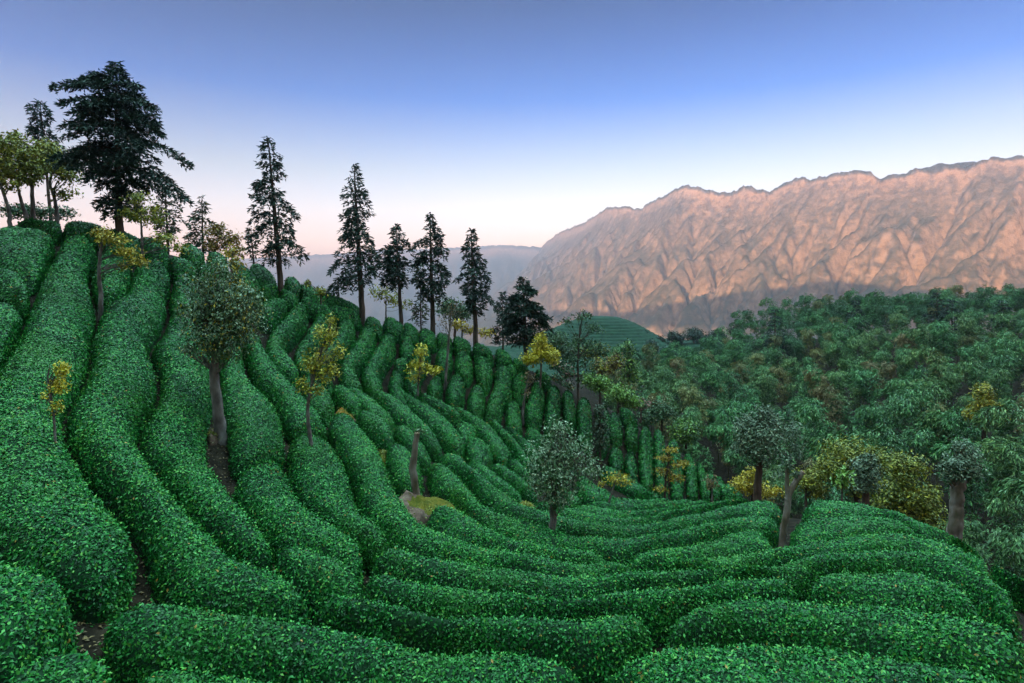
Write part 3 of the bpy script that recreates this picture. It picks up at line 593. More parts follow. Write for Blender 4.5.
M['earth'] = rough_mat('bare_earth', [(.3,(.06,.035,.026)),(.55,(.13,.08,.06)),(.7,(.19,.13,.10))], 3, 8, .95, .9)
M['orangemoss'] = rough_mat('orange_moss', [(.35,(.04,.05,.01)),(.5,(.12,.08,.012)),(.65,(.22,.09,.012))], 4, 8, .95, .8)
M['cut'] = rough_mat('cut_wood', [(.3,(.40,.26,.17)),(.7,(.55,.40,.28))], 8, 5, .8, .3)

def base_at(px, py, D=None, sink=.9, soil=False):
    if D is None:
        p, ok = hit([px], [py], drop=1.0 if soil else 0.); p = p[0].copy(); p[2] = -(py-HY)/F*p[1]
        D = p[1]; p[2] = min(p[2], float(canopy(p[0], p[1]))); p[2] -= sink
    else: p = P(px, py, D)
    return p, D
def trunk_mesh(g, o, D, pts, mat=0, sides=9, seed=0, sink=1.):
    """pts: (px, py, width px) from the foot upward, all at distance D"""
    w = np.array([P(a, b, D)-o for a, b, _ in pts]); r = np.array([c*.5*D/F for *_, c in pts])
    w = np.concatenate([[w[0]-[0,0,sink]], w]); r = np.concatenate([[r[0]*1.15], r])
    n = max(6, len(w)*4); q = spline(np.concatenate([w, r[:,None]], 1), n); q[:,3] = np.maximum(q[:,3], .006)
    q[:,:2] += np.random.default_rng(seed+1).normal(0, 1, (n,2))*q[:,3:4]*.10
    tube(g, q[:,:3], q[:,3], sides, .5, mat); return q
def sub(rng, k): 
    v = unit(rng.normal(0, 1, (k,3))); return v*rng.random((k,1))**(1/2.2)
def broad(name, label, cat, trunk, clumps, leaf, bark='palebark', D=None, leafpx=3.0, cover=1.5, group=None, nsub=9, limbs=.4, seed=0, top=None, subr=.36, along=None, accent=None, spread=.8, soil=False):
    """a tree or shrub: trunk outline and leaf masses measured in the photo, built in depth at its own distance"""
    rng = np.random.default_rng(seed+100); px, py = trunk[0][:2]
    b, D = base_at(px, py, D, 0, soil); m = D/F
    root = empty(name, b, label, cat, group)
    gt = Geo(); q = trunk_mesh(gt, b, D, trunk, seed=seed, sink=.7 if soil else 1.); gl = Geo()
    for c in clumps:
        cx, cy, rx, ry = c[:4]; dens = c[4] if len(c) > 4 else 1.
        cen = P(cx, cy, D)-b; R = np.array([rx, (rx+ry)*.5, ry])*m
        cen[1] += rng.uniform(-.5,.5)*R[1]*.6
        k = max(4, int(nsub*dens*(1 if nsub >= 20 else 2.2))); s = cen + sub(rng, k)*R*.82
        for i in range(k):
            if rng.random() < limbs:
                j = int(np.argmin(np.linalg.norm(q[:,:3]-s[i]+np.array([0,0,.25*abs(s[i,2])]), axis=1))); j = min(j, len(q)-2)
                mid = (q[j,:3]+s[i])/2 + rng.normal(0, .06, 3)*np.linalg.norm(q[j,:3]-s[i]) ; mid[2] += .05
                tube(gt, spline([q[j,:3], mid, s[i]], 6), np.linspace(min(max(q[j,3]*.3, .012), .035), .006, 6), 5, .5, 0, False)
            n = max(4, int(3.2*cover*math.pi*rx*ry/(leafpx*leafpx*.28)*dens/k*rng.uniform(.5,1.5)))
            off = sub(rng, n)*R.mean()*subr*np.array([1.1,1.1,.85]); p = s[i]+off
            loose = rng.random(n) < .45; p[loose] = cen + sub(rng, int(loose.sum()))*R*1.2
            nr = unit(off+.4*(p-cen)) + [0,0,.5]
            t = np.clip(rng.beta(2,2,n)*.75 + rng.normal(.12,.12), 0, 1)
            al = None if along is None else np.array(along) + .5*unit(off)
            leaves(gl, p, nr, leafpx*m, t, (rng.random(n) < accent[1]*rng.choice([.4,1,1.6])).astype(int) if accent else 0, .5, spread, al, rng)
    gt.build('trunk', M[bark], root)
    if gl.v: gl.build('crown', [M[leaf]]+([M[accent[0]]] if accent else []), root, smooth=False)
    return root
def conifer(label, base, top, prof, seed=0, bark='bark', leaf='spruce', trunkpx=7, D=None, droop=.35, dens=1., bare=.12, group='tall dark conifers along the ridge', name='conifer', leafpx=3.6, step=None, cat='tree'):
    """prof: (py, left px, right px) outline of the crown from the top down"""
    rng = np.random.default_rng(seed+500); b, D = base_at(*base, D, 0); m = D/F
    root = empty(name, b, label, cat, group); gt = Geo(); gl = Geo()
    q = trunk_mesh(gt, b, D, [(base[0], base[1], trunkpx*.85), (base[0]*.6+top[0]*.4, base[1]*.6+top[1]*.4, trunkpx*.6), (base[0]*.15+top[0]*.85, base[1]*.15+top[1]*.85, trunkpx*.25), (top[0], top[1], .6)], seed=seed)
    pr = np.array(prof, float); ys = pr[:,0]; y = ys[0]+1.0; H = ys[-1]-ys[0]
    st = step or max(3.2, H/24)
    while y < ys[-1]:
        f = (y-top[1])/(base[1]-top[1]); cx = top[0]+(base[0]-top[0])*f
        z0 = P(cx, y, D)-b; Lw, Rw = np.interp(y, ys, pr[:,1])*m, np.interp(y, ys, pr[:,2])*m
        nb = rng.integers(4, 7)
        for _ in range(nb):
            a = rng.uniform(0, 2*math.pi); rgt = (math.cos(a)+1)/2
            L = (Lw*(1-rgt)+Rw*rgt)*rng.uniform(.55, 1.1)
            if rng.random() < bare+.1: L *= .35
            if L < .12: L = .12
            dr = droop*rng.uniform(.5, 1.4)*(.35+.9*(y-ys[0])/H)
            d = np.array([math.cos(a), math.sin(a), 0])
            e = z0 + d*L + [0,0,-dr*L]; mid = z0 + d*L*.5 + [0,0,(.12-dr*.3)*L]
            br = spline([z0, mid, e], 9); tube(gt, br, np.linspace(max(.02, L*.014), .008, 9), 4, .5, 0, False)
            n = int(.5*dens*max(12, L/m*3.0*(1+L/m*.03))); tt = rng.random(n)**.75; tt = .18+.82*tt
            p = np.stack([np.interp(tt*8, range(9), br[:,k]) for k in range(3)], 1)
            side = np.array([-d[1], d[0], 0]); wv = .34*L*(1-.75*tt) + .10
            lat = rng.uniform(-1, 1, n); p = p + side*(lat*wv)[:,None] + np.array([0,0,1])*(rng.normal(-.04,.07,n)-np.abs(lat)*wv*.25)[:,None]
            al = d*.8 + side*np.sign(lat)[:,None]*.7 + np.array([0,0,-.55])
            leaves(gl, p, np.array([0,0,1.]) + rng.normal(0,.5,(n,3)), leafpx*m*1.25, np.clip(rng.beta(2,2.4,n)+rng.normal(0,.12),0,1), 0, .36, .6, al, rng)
        y += st*rng.uniform(.7, 1.3)
    for k in range(5):                                  # dead stubs below the crown
        yy = rng.uniform(ys[-1], ys[-1]+(base[1]-ys[-1])*.5); f = (yy-top[1])/(base[1]-top[1]); z0 = P(top[0]+(base[0]-top[0])*f, yy, D)-b
        a = rng.uniform(0, 6.28); L = rng.uniform(2, 6)*m; tube(gt, [z0, z0+[math.cos(a)*L*.5, math.sin(a)*L*.5, 0], z0+[math.cos(a)*L, math.sin(a)*L, -.15*L]], [.03,.02,.01], 4, .5, 0, False)
    gt.build('trunk', M[bark], root); gl.build('crown', M[leaf], root, smooth=False)
    return root
# --- tall conifers
conifer('biggest dark conifer, crooked and broad, towering over the slope top', (119,232), (116,63),
  [(62,4,5),(72,14,12),(80,36,20),(88,54,28),(97,44,36),(108,52,44),(120,50,54),(135,58,58),(150,60,62),(162,40,68),(172,22,72),(182,14,34),(192,26,18),(205,32,24),(214,6,10)], 1, trunkpx=9, droop=.3, dens=1.55, bare=.2, step=4.4)
conifer('thin dark conifer rising behind the leafy trees at the frame edge', (52,232), (40,101), [(101,2,3),(106,9,8),(113,12,10),(120,8,6),(128,12,12),(140,14,16),(155,12,14),(170,8,9)], 2, trunkpx=4, D=44, dens=.9)
conifer('tallest slim conifer, standing alone on the ridge beside the leafy trees', (281,286), (268,137), [(137,2,2),(143,7,7),(156,13,13),(166,16,11),(176,20,15),(190,24,17),(204,23,23),(218,24,27),(232,22,31),(246,14,33),(255,7,27),(263,4,10)], 3, trunkpx=7, droop=.5)
conifer('conifer with long drooping lower branches reaching left', (362,311), (354,165), [(165,2,2),(174,6,5),(186,11,10),(205,19,18),(220,17,22),(235,22,23),(246,24,22),(258,36,20),(268,43,14),(276,38,6),(283,24,4)], 4, trunkpx=7, droop=.6)
conifer('short-crowned conifer with a forked outline between two taller ones', (401,319), (396,226), [(226,2,2),(232,8,8),(242,12,13),(254,20,16),(264,20,19),(272,20,14),(280,18,8),(287,6,4)], 5, trunkpx=5, droop=.5)
conifer('third tall conifer on the ridge, open crown over a long bare trunk', (433,329), (430,214), [(214,2,2),(222,7,6),(232,13,11),(246,20,18),(256,19,16),(268,18,18),(280,16,20),(290,12,17),(299,5,8)], 6, trunkpx=6, droop=.5, bare=.25)
conifer('slender pointed conifer, last of the tall ridge row', (476,339), (471,229), [(229,1,1),(236,4,4),(246,9,9),(258,12,13),(270,18,18),(281,16,21),(293,7,22),(304,4,21),(313,2,8)], 7, trunkpx=6, droop=.5)
conifer('bushy cone-shaped conifer on a reddish trunk, lowest along the ridge', (526,354), (523,277), [(277,2,2),(283,6,6),(292,13,12),(303,20,19),(314,25,25),(324,23,27),(333,17,23),(341,9,9)], 8, 'redbark', trunkpx=6, dens=1.6, bare=.03, droop=.3)
conifer('greyish open pine between the biggest conifer and the orange one', (168,244), (165,186), [(186,2,2),(196,6,6),(206,12,14),(216,16,20),(226,14,16),(236,6,8)], 9, leaf='pine', trunkpx=3, D=43, dens=.7, bare=.3, group='small trees behind the ridge')
conifer('orange-tinted small conifer on the skyline', (203,256), (202,196), [(196,1,1),(204,4,4),(213,9,9),(222,14,13),(232,17,16),(242,18,18),(250,12,14)], 10, leaf='pine', trunkpx=3, D=41, dens=.6, bare=.25, group='small trees behind the ridge')
conifer('puny dark tree beside the tallest slim conifer', (254,268), (251,228), [(228,1,1),(232,6,5),(240,4,5),(250,5,6),(258,4,3)], 11, leaf='pine', trunkpx=2.5, D=42, dens=.7, bare=.3, group='small trees behind the ridge')
conifer('sparse thin conifer behind the third tall conifer', (421,330), (420,262), [(262,1,1),(272,5,5),(284,8,8),(298,8,9),(312,10,9),(322,5,5)], 12, leaf='pine', trunkpx=2, D=56, dens=.5, bare=.35, group='small trees behind the ridge')
conifer('sparse thin conifer behind the bushy cone-shaped one', (503,345), (502,292), [(292,1,1),(300,5,5),(310,9,8),(320,11,10),(332,12,10),(342,8,8)], 13, leaf='spruce', trunkpx=2, D=75, dens=.9, bare=.1, group='small trees behind the ridge')
# --- leafy trees at the slope top
LT = 'leafy trees with pale trunks at the slope top'
for i,(lab, tr, cl) in enumerate((
  ('leafy olive tree with a forked pale trunk at the frame edge', [(10,224,4),(8,208,3.5),(3,192,2.5),(-2,176,2)], [(-2,165,22,22),(4,146,18,10),(10,184,12,8,.5)]),
  ('leafy olive tree with a leaning trunk among the slope top trees', [(26,217,4),(21,200,3),(17,184,2)], [(22,152,20,13),(26,170,18,12),(14,138,14,7,.7)]),
  ('leafy tree with the whitest trunk among the slope top trees', [(33,223,5),(33,205,4),(32,186,3),(36,170,2)], [(40,164,18,14),(46,147,14,8,.8),(30,178,12,8,.6)]),
  ('leafy tree with a thin dark trunk nearest the biggest conifer', [(57,219,4),(55,200,3),(50,182,2.5),(55,165,2)], [(60,162,16,13),(70,176,14,9,.8),(64,193,14,8,.5),(50,150,12,8,.7)]))):
    broad('leafy_tree', lab, 'tree', tr, cl, 'olive', group=LT, leafpx=3.4, cover=1.15, nsub=10, seed=20+i, subr=.34, D=31+i*1.2)
broad('shrub', 'dark shrub behind the white trunks at the slope top', 'shrub', [(40,222,2),(42,212,1.5)], [(30,212,26,7),(58,213,18,6)], 'green', 'bark', D=36, seed=26, cover=1.4)
broad('shrub', 'orange-leaved bushes on the skyline past the orange conifer', 'shrub', [(226,262,2),(226,245,1.5),(224,235,1)], [(218,232,12,9),(230,240,12,10),(214,245,10,7),(238,252,9,6)], 'orange_pine', 'bark', D=39, seed=27, cover=.9, leafpx=3)
broad('shrub', 'thin yellowish shrub seen between two ridge conifer trunks', 'shrub', [(386,318,1.5),(386,300,1)], [(378,292,11,8,.7),(392,298,12,9,.8),(406,305,8,6,.6)], 'olive', 'bark', D=53, seed=28, cover=.6)
broad('shrub', 'yellow shrub low behind the ridge beside the slender pointed conifer', 'shrub', [(462,334,1.5),(462,328,1)], [(458,325,8,5),(470,330,8,4),(486,332,8,5)], 'yellow', 'bark', D=60, seed=29, cover=1)
broad('shrub', 'small yellow-flecked shrub on the ridge hedges', 'shrub', [(321,298,1.5),(321,292,1)], [(321,291,6,5),(308,284,3,3)], 'olive', 'bark', D=37.5, seed=30, cover=1.2)
broad('tree', 'dark leafy tree low behind the slender pointed conifer', 'tree', [(455,338,3),(455,320,2)], [(450,308,14,10),(462,314,12,8)], 'green', 'bark', D=95, seed=31, cover=1.6)
# --- saplings on the slopes
SP = 'slim saplings with autumn leaves on the slopes'
def sapling(label, tr, cl, leaf='yellow', bark='palebark', **k):
    k.setdefault('group', SP); k.setdefault('leafpx', 3.3); k.setdefault('cover', .95); k.setdefault('nsub', 8)
    return broad('sapling', label, 'sapling', tr, cl, leaf, bark, **k)
sapling('white-trunked yellow sapling whose branches all lean downhill', [(101,296,4),(99,275,3.4),(100,255,2.6),(102,240,1.6)], [(102,232,11,7),(114,240,16,6),(128,252,15,6),(140,262,12,5,.8),(122,266,8,5,.6)], seed=40)
sapling('white-trunked yellow-green sapling below the biggest conifer', [(143,262,3),(142,240,2.4),(141,222,1.6),(140,205,1)], [(132,214,13,8),(150,216,14,11),(162,238,13,7),(178,248,10,6,.8),(140,200,14,7)], 'olive', seed=41)
sapling('little yellow-leaved sapling with a white stem on the broadest hedge', [(55,433,2.4),(52,405,2.2),(48,380,1.7),(50,366,1)], [(63,369,8,8),(58,386,11,8),(57,407,6,8,.7),(45,398,4,5,.5)], 'bright_yellow', seed=42, leafpx=2.8)
sapling('slender yellow birch with a white stem on the near slope', [(311,445,4),(308,420,3.6),(309,398,3),(318,360,2.4),(328,335,1.8),(332,318,1)], [(326,336,12,14),(316,362,17,12),(328,372,13,11),(304,384,9,8,.7),(332,320,5,6),(340,352,8,9,.8),(315,390,12,7,.7)], 'birch', seed=43, cover=.75)
sapling('small yellow tree standing among the upright hedges', [(418,392,2.2),(419,378,2),(421,362,1.2)], [(421,352,7,8),(417,367,11,8),(432,370,11,4),(414,378,7,5,.6)], 'bright_yellow', seed=44, cover=1.1, accent=('birch',.35))
sapling('pale bare sapling with almost no leaves on the far face', [(446,375,2.6),(448,350,2.3),(450,325,1.7),(452,302,.8)], [(452,308,14,9,.8),(446,322,12,8,.6)], 'brown', seed=45, cover=.12, leafpx=2.2, nsub=14)
sapling('bright yellow tree glowing on the ridge below the bushy conifer', [(540,386,2.4),(541,368,2),(541,350,1)], [(541,350,11,11),(531,358,10,7),(552,356,8,8),(541,339,6,7)], 'bright_yellow', seed=46, cover=1.7, leafpx=2.6)
sapling('thin brown-leaved sapling on the far face', [(523,411,2.4),(525,395,2),(529,375,1.2)], [(530,378,7,7),(527,392,5,7,.5)], 'brown', seed=47, cover=.6, leafpx=2.5)
sapling('tall wispy green sapling at the end of the ridge', [(578,396,2.4),(578,360,2),(580,330,1.4),(584,312,.8)], [(584,316,11,6),(568,322,10,4,.7),(594,328,12,5),(574,342,16,7,.8),(592,346,12,6,.8),(572,362,14,8,.7),(590,366,12,8,.7),(580,382,8,6,.6)], 'green', 'bark', seed=48, cover=.6, leafpx=2.6)
broad('shrub', 'dark slender shrub standing against the far face', 'shrub', [(600,452,2.5),(600,425,2),(601,405,1)], [(600,412,7,9),(600,428,9,11),(600,442,8,9)], 'pine', 'bark', seed=49, cover=1.3, leafpx=2.6)
sapling('ghostly pale yellow sapling at the gully trough', [(609,503,2.2),(613,490,1.8),(618,474,1)], [(616,477,13,6),(604,483,7,4,.7),(626,482,8,5,.7)], 'yellow', seed=50, cover=.55, leafpx=2.4)
sapling('orange-leaved sapling with tiered branches before the far face', [(665,494,2.6),(666,475,2.2),(670,455,1.2)], [(672,450,8,3),(664,458,9,3),(680,464,12,3),(662,472,11,3.5),(676,478,10,3.5),(662,488,8,3,.8)], 'yellow', 'bark', seed=51, cover=1.0, leafpx=2.5, accent=('orange_pine',.4))
sapling('tiny brownish sapling at the low end of the far face', [(712,496,1.8),(712,480,1)], [(711,482,8,7)], 'brown', seed=52, cover=.5, leafpx=2.2)
sapling('yellow sapling peeking out above the big round tree', [(230,300,3),(232,270,2.4),(233,250,1.4)], [(229,252,8,8),(236,264,9,9),(238,284,9,8,.8),(246,312,9,4,.7)], 'yellow', seed=53, cover=.8, D=24.5)
# --- round pollarded trees
PT = 'small round-crowned trees among the tea rows'
broad('round_tree', 'big round tree with a thick pale trunk among the near hedges', 'tree', [(221,440,13),(219,424,11.2),(217,400,10),(214,374,9),(217,345,6),(222,310,3.5)],
  [(218,340,32,26),(238,318,26,28),(204,315,22,26),(222,296,30,20,.8),(188,350,10,6,.5),(194,284,14,14,.45),(220,272,20,14,.5),(252,300,12,14,.6),(180,312,8,12,.35)], 'greygreen', group=PT, soil=True, seed=60, leafpx=3.1, cover=1.05, nsub=16, subr=.3, along=(0,0,.9), accent=('yellow',.09))
broad('round_tree', 'pale-leaved small tree with a straight slim trunk at the bowl centre', 'tree', [(552,553,8),(552,535,7.4),(553,512,7),(556,485,5),(558,450,2.4)],
  [(556,480,28,22),(545,458,20,20),(568,455,20,20),(558,430,14,14,.7),(590,470,14,16,.6),(588,445,7,12,.35),(538,478,14,16,.7),(556,500,14,10,1.2)], 'pale', group=PT, soil=True, seed=61, leafpx=3.0, cover=.9, nsub=14, subr=.3, along=(0,0,.8), accent=('green',.3))
broad('round_tree', 'grey-green round tree on a brown trunk beyond the knoll crest', 'tree', [(757,496,8),(758,478,7),(760,460,6),(762,435,3)], [(760,440,22,20),(750,430,14,16),(770,428,14,18),(762,412,9,9,.6),(742,448,10,8,.7)], 'dullgrey', 'redbark', D=33, group=PT, seed=62, leafpx=3, cover=1.7, nsub=14, subr=.3)
broad('round_tree', 'small blue-grey round tree before the yellow-green thicket', 'tree', [(866,502,7),(866,492,6),(867,478,3)], [(867,470,15,14),(866,484,17,8,.7),(868,458,9,6,.7)], 'dullgrey', 'redbark', D=31, group=PT, seed=63, leafpx=2.9, cover=1.7, nsub=14, subr=.3)
broad('round_tree', 'stubby tree with a thick brown trunk on the outer knoll flank', 'tree', [(955,534,14),(956,515,12.5),(958,492,12),(962,474,8),(966,455,3)], [(956,466,16,13),(968,460,13,15),(946,472,9,9,.7),(962,447,9,8,.6),(976,474,8,8,.5)], 'dullgrey', 'mossbark', D=25, group=PT, seed=64, leafpx=3.2, cover=1.5, nsub=12, subr=.3)
broad('lime_plant', 'bright lime-green young plant before the yellow-green thicket', 'plant', [(842,500,2),(842,486,1.6),(843,472,1)], [(843,474,10,5),(838,482,8,4,.7),(848,483,7,4,.6)], 'lime', 'bark', D=30, seed=65, leafpx=5, cover=1.1, nsub=6)
YG = 'yellow-green trees in the thicket beyond the knoll'
broad('thicket_tree', 'tall yellow-green thicket tree behind the blue-grey round tree', 'tree', [(858,530,5),(856,500,4),(852,470,2)], [(850,455,26,16),(832,470,16,14),(860,478,20,18),(880,462,20,14)], 'thicket', 'bark', D=37, group=YG, seed=66, leafpx=3.2, cover=1.6, nsub=16, subr=.28)
broad('thicket_tree', 'wide yellow-green thicket tree next to the stubby thick-trunked one', 'tree', [(902,540,5),(902,500,4),(902,470,2)], [(905,466,20,14),(900,490,26,16),(925,505,16,14),(915,520,26,14),(888,508,20,14),(935,492,9,6,.5)], 'thicket', 'bark', D=35, group=YG, seed=67, leafpx=3.2, cover=1.6, nsub=16, subr=.28)
broad('shrub', 'yellow shrub low behind the brown-trunked round tree', 'shrub', [(752,510,3),(752,490,2)], [(742,484,13,9),(760,490,13,8),(750,474,8,7,.8),(775,492,9,7,.7)], 'yellow', 'bark', D=40, seed=68, leafpx=2.8, cover=1.3)
broad('shrub', 'yellow-olive shrub behind the forked stump', 'shrub', [(806,505,3),(806,488,2)], [(806,480,14,13),(818,490,10,10),(820,468,8,8,.7)], 'olive', 'bark', D=38, seed=69, leafpx=2.8, cover=1.3)
# --- stumps
def stump(name, label, trunk, sprouts, leaf, bark, fork=None, seed=0, D=None, mossy=True, soil=True):
    rng = np.random.default_rng(seed); b, D = base_at(*trunk[0][:2], D, 0, soil); m = D/F
    root = empty(name, b, label, 'stump'); g = Geo(); q = trunk_mesh(g, b, D, trunk, seed=seed, sink=.7)
    if fork: trunk2 = np.array([P(a, c, D)-b for a, c, _ in fork]); tube(g, spline(trunk2, 8), np.linspace(fork[0][2], fork[-1][2], 8)*.5*m, 9)
    g.build('trunk', M[bark], root)
    e = Geo()
    tip = trunk2[-1] if fork else q[-1,:3]; dr = unit(trunk2[-1]-trunk2[-2]) if fork else np.array([0,0,1.])
    r = (fork[-1][2] if fork else trunk[-1][2])*.5*m
    tube(e, [tip-dr*.01, tip+dr*.025], [r*1.02, r*.9], 10); e.build('cut_face', M['cut'], root)
    for cx, cy, rx, ry in sprouts:
        g = Geo(); c0 = P(cx,cy,D)-b; j = int(np.argmin(np.linalg.norm(q[:-1,:3]-c0, axis=1))); tube(g, [q[j,:3], (q[j,:3]+c0)/2+[0,0,.05], c0], [.02,.014,.008], 4, .1, 0, False)
        n = int(rx*ry*2.2); o = sub(rng, n)*np.array([rx, (rx+ry)/2, ry])*m; leaves(g, P(cx,cy,D)-b+o, unit(o)+[0,0,.4], 3.2*m, rng.beta(2,2,n), 0, .5, .9, rng=rng)
        g.build('sprout', M[leaf], root, smooth=False)
stump('tree_stump', 'bare straight post-like stump on the mossy earth bank', [(418,510,7.5),(416,490,7),(413,470,7.5),(415,450,6),(417,433,5.5)], [(420,431,7,3)], 'greygreen', 'mossbark', None, 70)
stump('tree_stump', 'forked stump with one sawn-off arm and leafy sprouts on the knoll', [(782,546,7),(784,525,6.6),(788,502,6.2),(787,484,4.6),(787,468,3)], [(793,432,10,12),(797,450,9,10),(787,463,7,8),(778,475,6,3),(795,474,5,4)], 'dullgrey', 'mossbark', [(787,500,5.4),(794,484,5.2),(803,472,5)], 71)
# --- rocks and bare banks
def mound(name, label, cat, poly, mats, thick=.5, seed=0, lift=-.45, drop=0.):
    """a lump of ground or rock whose outline lies on the slope"""
    A, _ = hit(*zip(*poly), drop=drop); c = A.mean(0); o = c.copy(); g = Geo(); n = 40
    ring = spline(np.concatenate([A[:,:2], A[:1,:2]]), n+1)[:-1]; R = 9; V = []
    for k in range(R+1):
        f = k/R; xy = c[:2]+(ring-c[:2])*f; z = canopy(xy[:,0], xy[:,1])+lift+thick*math.sqrt(max(0, 1-f**2.4))
        q = np.stack([xy[:,0], xy[:,1], z], 1); q[:,2] += vnoise(q*2.6, seed)*.16*(1-f*.4)+vnoise(q*7, seed+1)*.04
        if k == R: q[:,2] -= .3; q[:,:2] = c[:2]+(ring-c[:2])*1.12
        V.append(q-o)
    V = np.concatenate(V); fc = [(k*n+j, k*n+(j+1)%n, (k+1)*n+(j+1)%n, (k+1)*n+j) for k in range(R) for j in range(n)]
    k = RNG.integers(0, len(V), 420); pv = V[k]+RNG.normal(0,.07,(420,3))*[1,1,.2]; leaves(g, pv, np.array([0,0,1.])+RNG.normal(0,.5,(420,3)), np.maximum(.06,.0026*c[1]), RNG.random(420)*.7, len(mats), .4, .6, np.array([0,0,.6])+RNG.normal(0,.7,(420,3)))
    up = vnoise(V*1.3+seed, seed+5); mi = np.array([int(len(mats) > 1 and up[f[0]] > -.05) for f in fc])
    for k in range(len(mats)):
        s = [f for f, i in zip(fc, mi) if i == k]
        if s: g.add(V if k == 0 or not g.v else V, s, .5, k)
    ob = g.build(name, [M[x] for x in mats]+[M['olive']], loc=o); tag(ob, label, cat); return ob
mound('earth_bank', 'bare brown earth bank with yellow moss around the post-like stump', 'earth bank', [(396,478),(404,474),(420,478),(440,482),(456,490),(464,505),(452,506),(436,500),(424,500),(414,506),(404,494)], ['earth','moss'], .25, 3, -.72)
mound('rock', 'mossy orange-brown rock below the birch crown', 'rock', [(335,397),(342,394),(350,398),(358,407),(352,411),(344,407),(336,404)], ['earth','orangemoss'], .3, 5, -.8)
mound('rock', 'small round mossy rock left of the bare post', 'rock', [(378,437),(383,434),(387,439),(387,446),(381,444)], ['moss'], .3, 7, -.85)
mound('earth_patch', 'orange and green moss patch beside the pale-leaved tree', 'moss patch', [(515,496),(520,490),(528,492),(537,500),(538,507),(528,505),(520,501)], ['moss','orangemoss'], .3, 8, -.6)
mound('rock', 'pale rounded rock at the foot of the big round tree', 'rock', [(206,436),(212,432),(218,437),(217,443),(210,444)], ['earth'], .35, 9, -1.1, 1.0)
# --- bushes along the lower ridge
BU = 'bushes along the lower ridge'
for i,(lab, c, leaf, acc, D) in enumerate((
  ('pale green bush with pinkish plumes next to the wispy sapling', [(566,372,10,8),(556,364,9,6)], 'green', ('pink',.15), 58),
  ('bright green leafy bush where the ridge starts to dip', [(600,384,14,8),(588,378,9,7)], 'lime', None, 62),
  ('light green mounded bush beyond the ridge dip', [(618,392,14,8),(632,402,12,7)], 'lime', None, 66),
  ('bush with pink flowers above the split tea row', [(641,404,9,6),(632,398,7,5)], 'green', ('pink',.3), 70),
  ('dark rounded bush next to the pink-flowered one', [(662,410,13,9),(650,416,10,6)], 'green', None, 74),
  ('tan plumed bush between the wispy sapling and the striped hill', [(602,366,12,8),(616,362,9,8)], 'brown', ('olive',.5), 95),
  ('feathery lime-green dome at the edge of the bamboo', [(686,428,15,9),(680,436,12,8)], 'lime', ('green',.4), 72),
  ('green bush behind the bright yellow tree', [(566,388,9,6),(556,380,8,6)], 'green', ('brown',.2), 55),
  ('conical light green young tree below the striped hill', [(628,362,9,9),(628,348,6,9),(630,376,11,8)], 'lime', ('green',.5), 105),
  ('leafy dark green bush left of the conical young tree', [(556,340,12,9),(568,352,12,9),(548,352,10,8)], 'green', None, 120),
  ('low green bush in front of the striped hill', [(585,352,12,7),(598,350,10,7)], 'green', ('olive',.3), 125))):
    x, y, rx, ry = c[0]
    broad('bush', lab, 'bush', [(x, y+ry+4, 2), (x, y, 1)], c, leaf, 'bark', D=D, group=BU, seed=80+i, leafpx=2.7, cover=1.9, nsub=14, subr=.3, accent=acc)
broad('yellow_tree', 'olive-yellow conical tree standing out of the bamboo', 'tree', [(984,440,4),(984,410,3)], [(984,405,14,9),(982,392,9,9),(996,416,12,8),(972,414,9,7)], 'olive', 'bark', D=70, seed=95, leafpx=2.8, cover=1.9, nsub=16, subr=.28, accent=('yellow',.3))
# --- far tea hill with terraces, trees on it
def tea_hill(cx, D, hw, top, foot, seed):
    b = P(cx, foot, D); H = (foot-top)/F*D; W = hw/F*D
    u = np.linspace(-2.2, 2.2, 240); v = np.linspace(-2.2, 1.6, 260); U_, V_ = np.meshgrid(u, v, indexing='ij')
    r = np.sqrt(U_**2+V_**2); Zh = H*(1.25/(1+(r*.95)**2.6)-.25)
    q = np.stack([U_.ravel()*2, V_.ravel()*2, np.zeros(U_.size)], 1); Zh = Zh+vnoise(q, seed).reshape(Zh.shape)*H*.06
    row = np.abs(np.sin(Zh/1.25*math.pi)); Zr = Zh + .55*row**.6*(r < 1.9)
    return grid_mesh('hills', b[0]+U_*W, b[1]+V_*W, b[2]+Zr, M['hilltea'])
M['hilltea'] = rough_mat('far_tea', [(.3,(.010,.03,.02)),(.7,(.022,.06,.035))], .5, 8, .9, .5, dist=.3)
tea_hill(600, 300, 62, 317, 352, 3); tea_hill(700, 290, 62, 341, 366, 5)
FT = 'small far trees on the hilltops'
for i,(x,yb,yt,rw,lab) in enumerate((
  (694,344,327,10,'biggest round far tree on the low hilltop, trunks showing'),(678,345,331,6,'far tree just left of the biggest hilltop one'),(672,346,330,5,'slim far tree second left of the biggest hilltop one'),
  (660,348,335,5,'dark far tree at the flank of the striped hill'),(716,344,329,8,'round far tree right of the biggest hilltop one'),(708,345,334,5,'low far tree in the gap beside the biggest hilltop one'),
  (733,338,325,5,'upright far tree next to the bamboo crest'),(724,344,335,4,'small far tree between the round and the upright one'),(652,358,338,7,'dark far tree below the low hilltop'),
  (668,372,345,9,'dark pointed far tree in the hollow'),(683,374,352,8,'second dark far tree in the hollow'),(645,338,331,4,'tiny far tree on the right shoulder of the striped hill'),(634,335,328,3,'tiny far tree below the shadowed mountain foot'))):
    broad('far_tree', lab, 'tree', [(x,yb+3,1.4),(x,yb-2,1.1),(x,(yb+yt)/2,.8)], [(x,(yb+yt)/2-1,rw,(yb-yt)/2*.75),(x+rw*.4,(yb+yt)/2+1,rw*.6,(yb-yt)*.3)], 'spruce', 'bark', D=285 if yb < 350 else 180, group=FT, seed=110+i, leafpx=1.7, cover=1.9, nsub=9, limbs=.4)
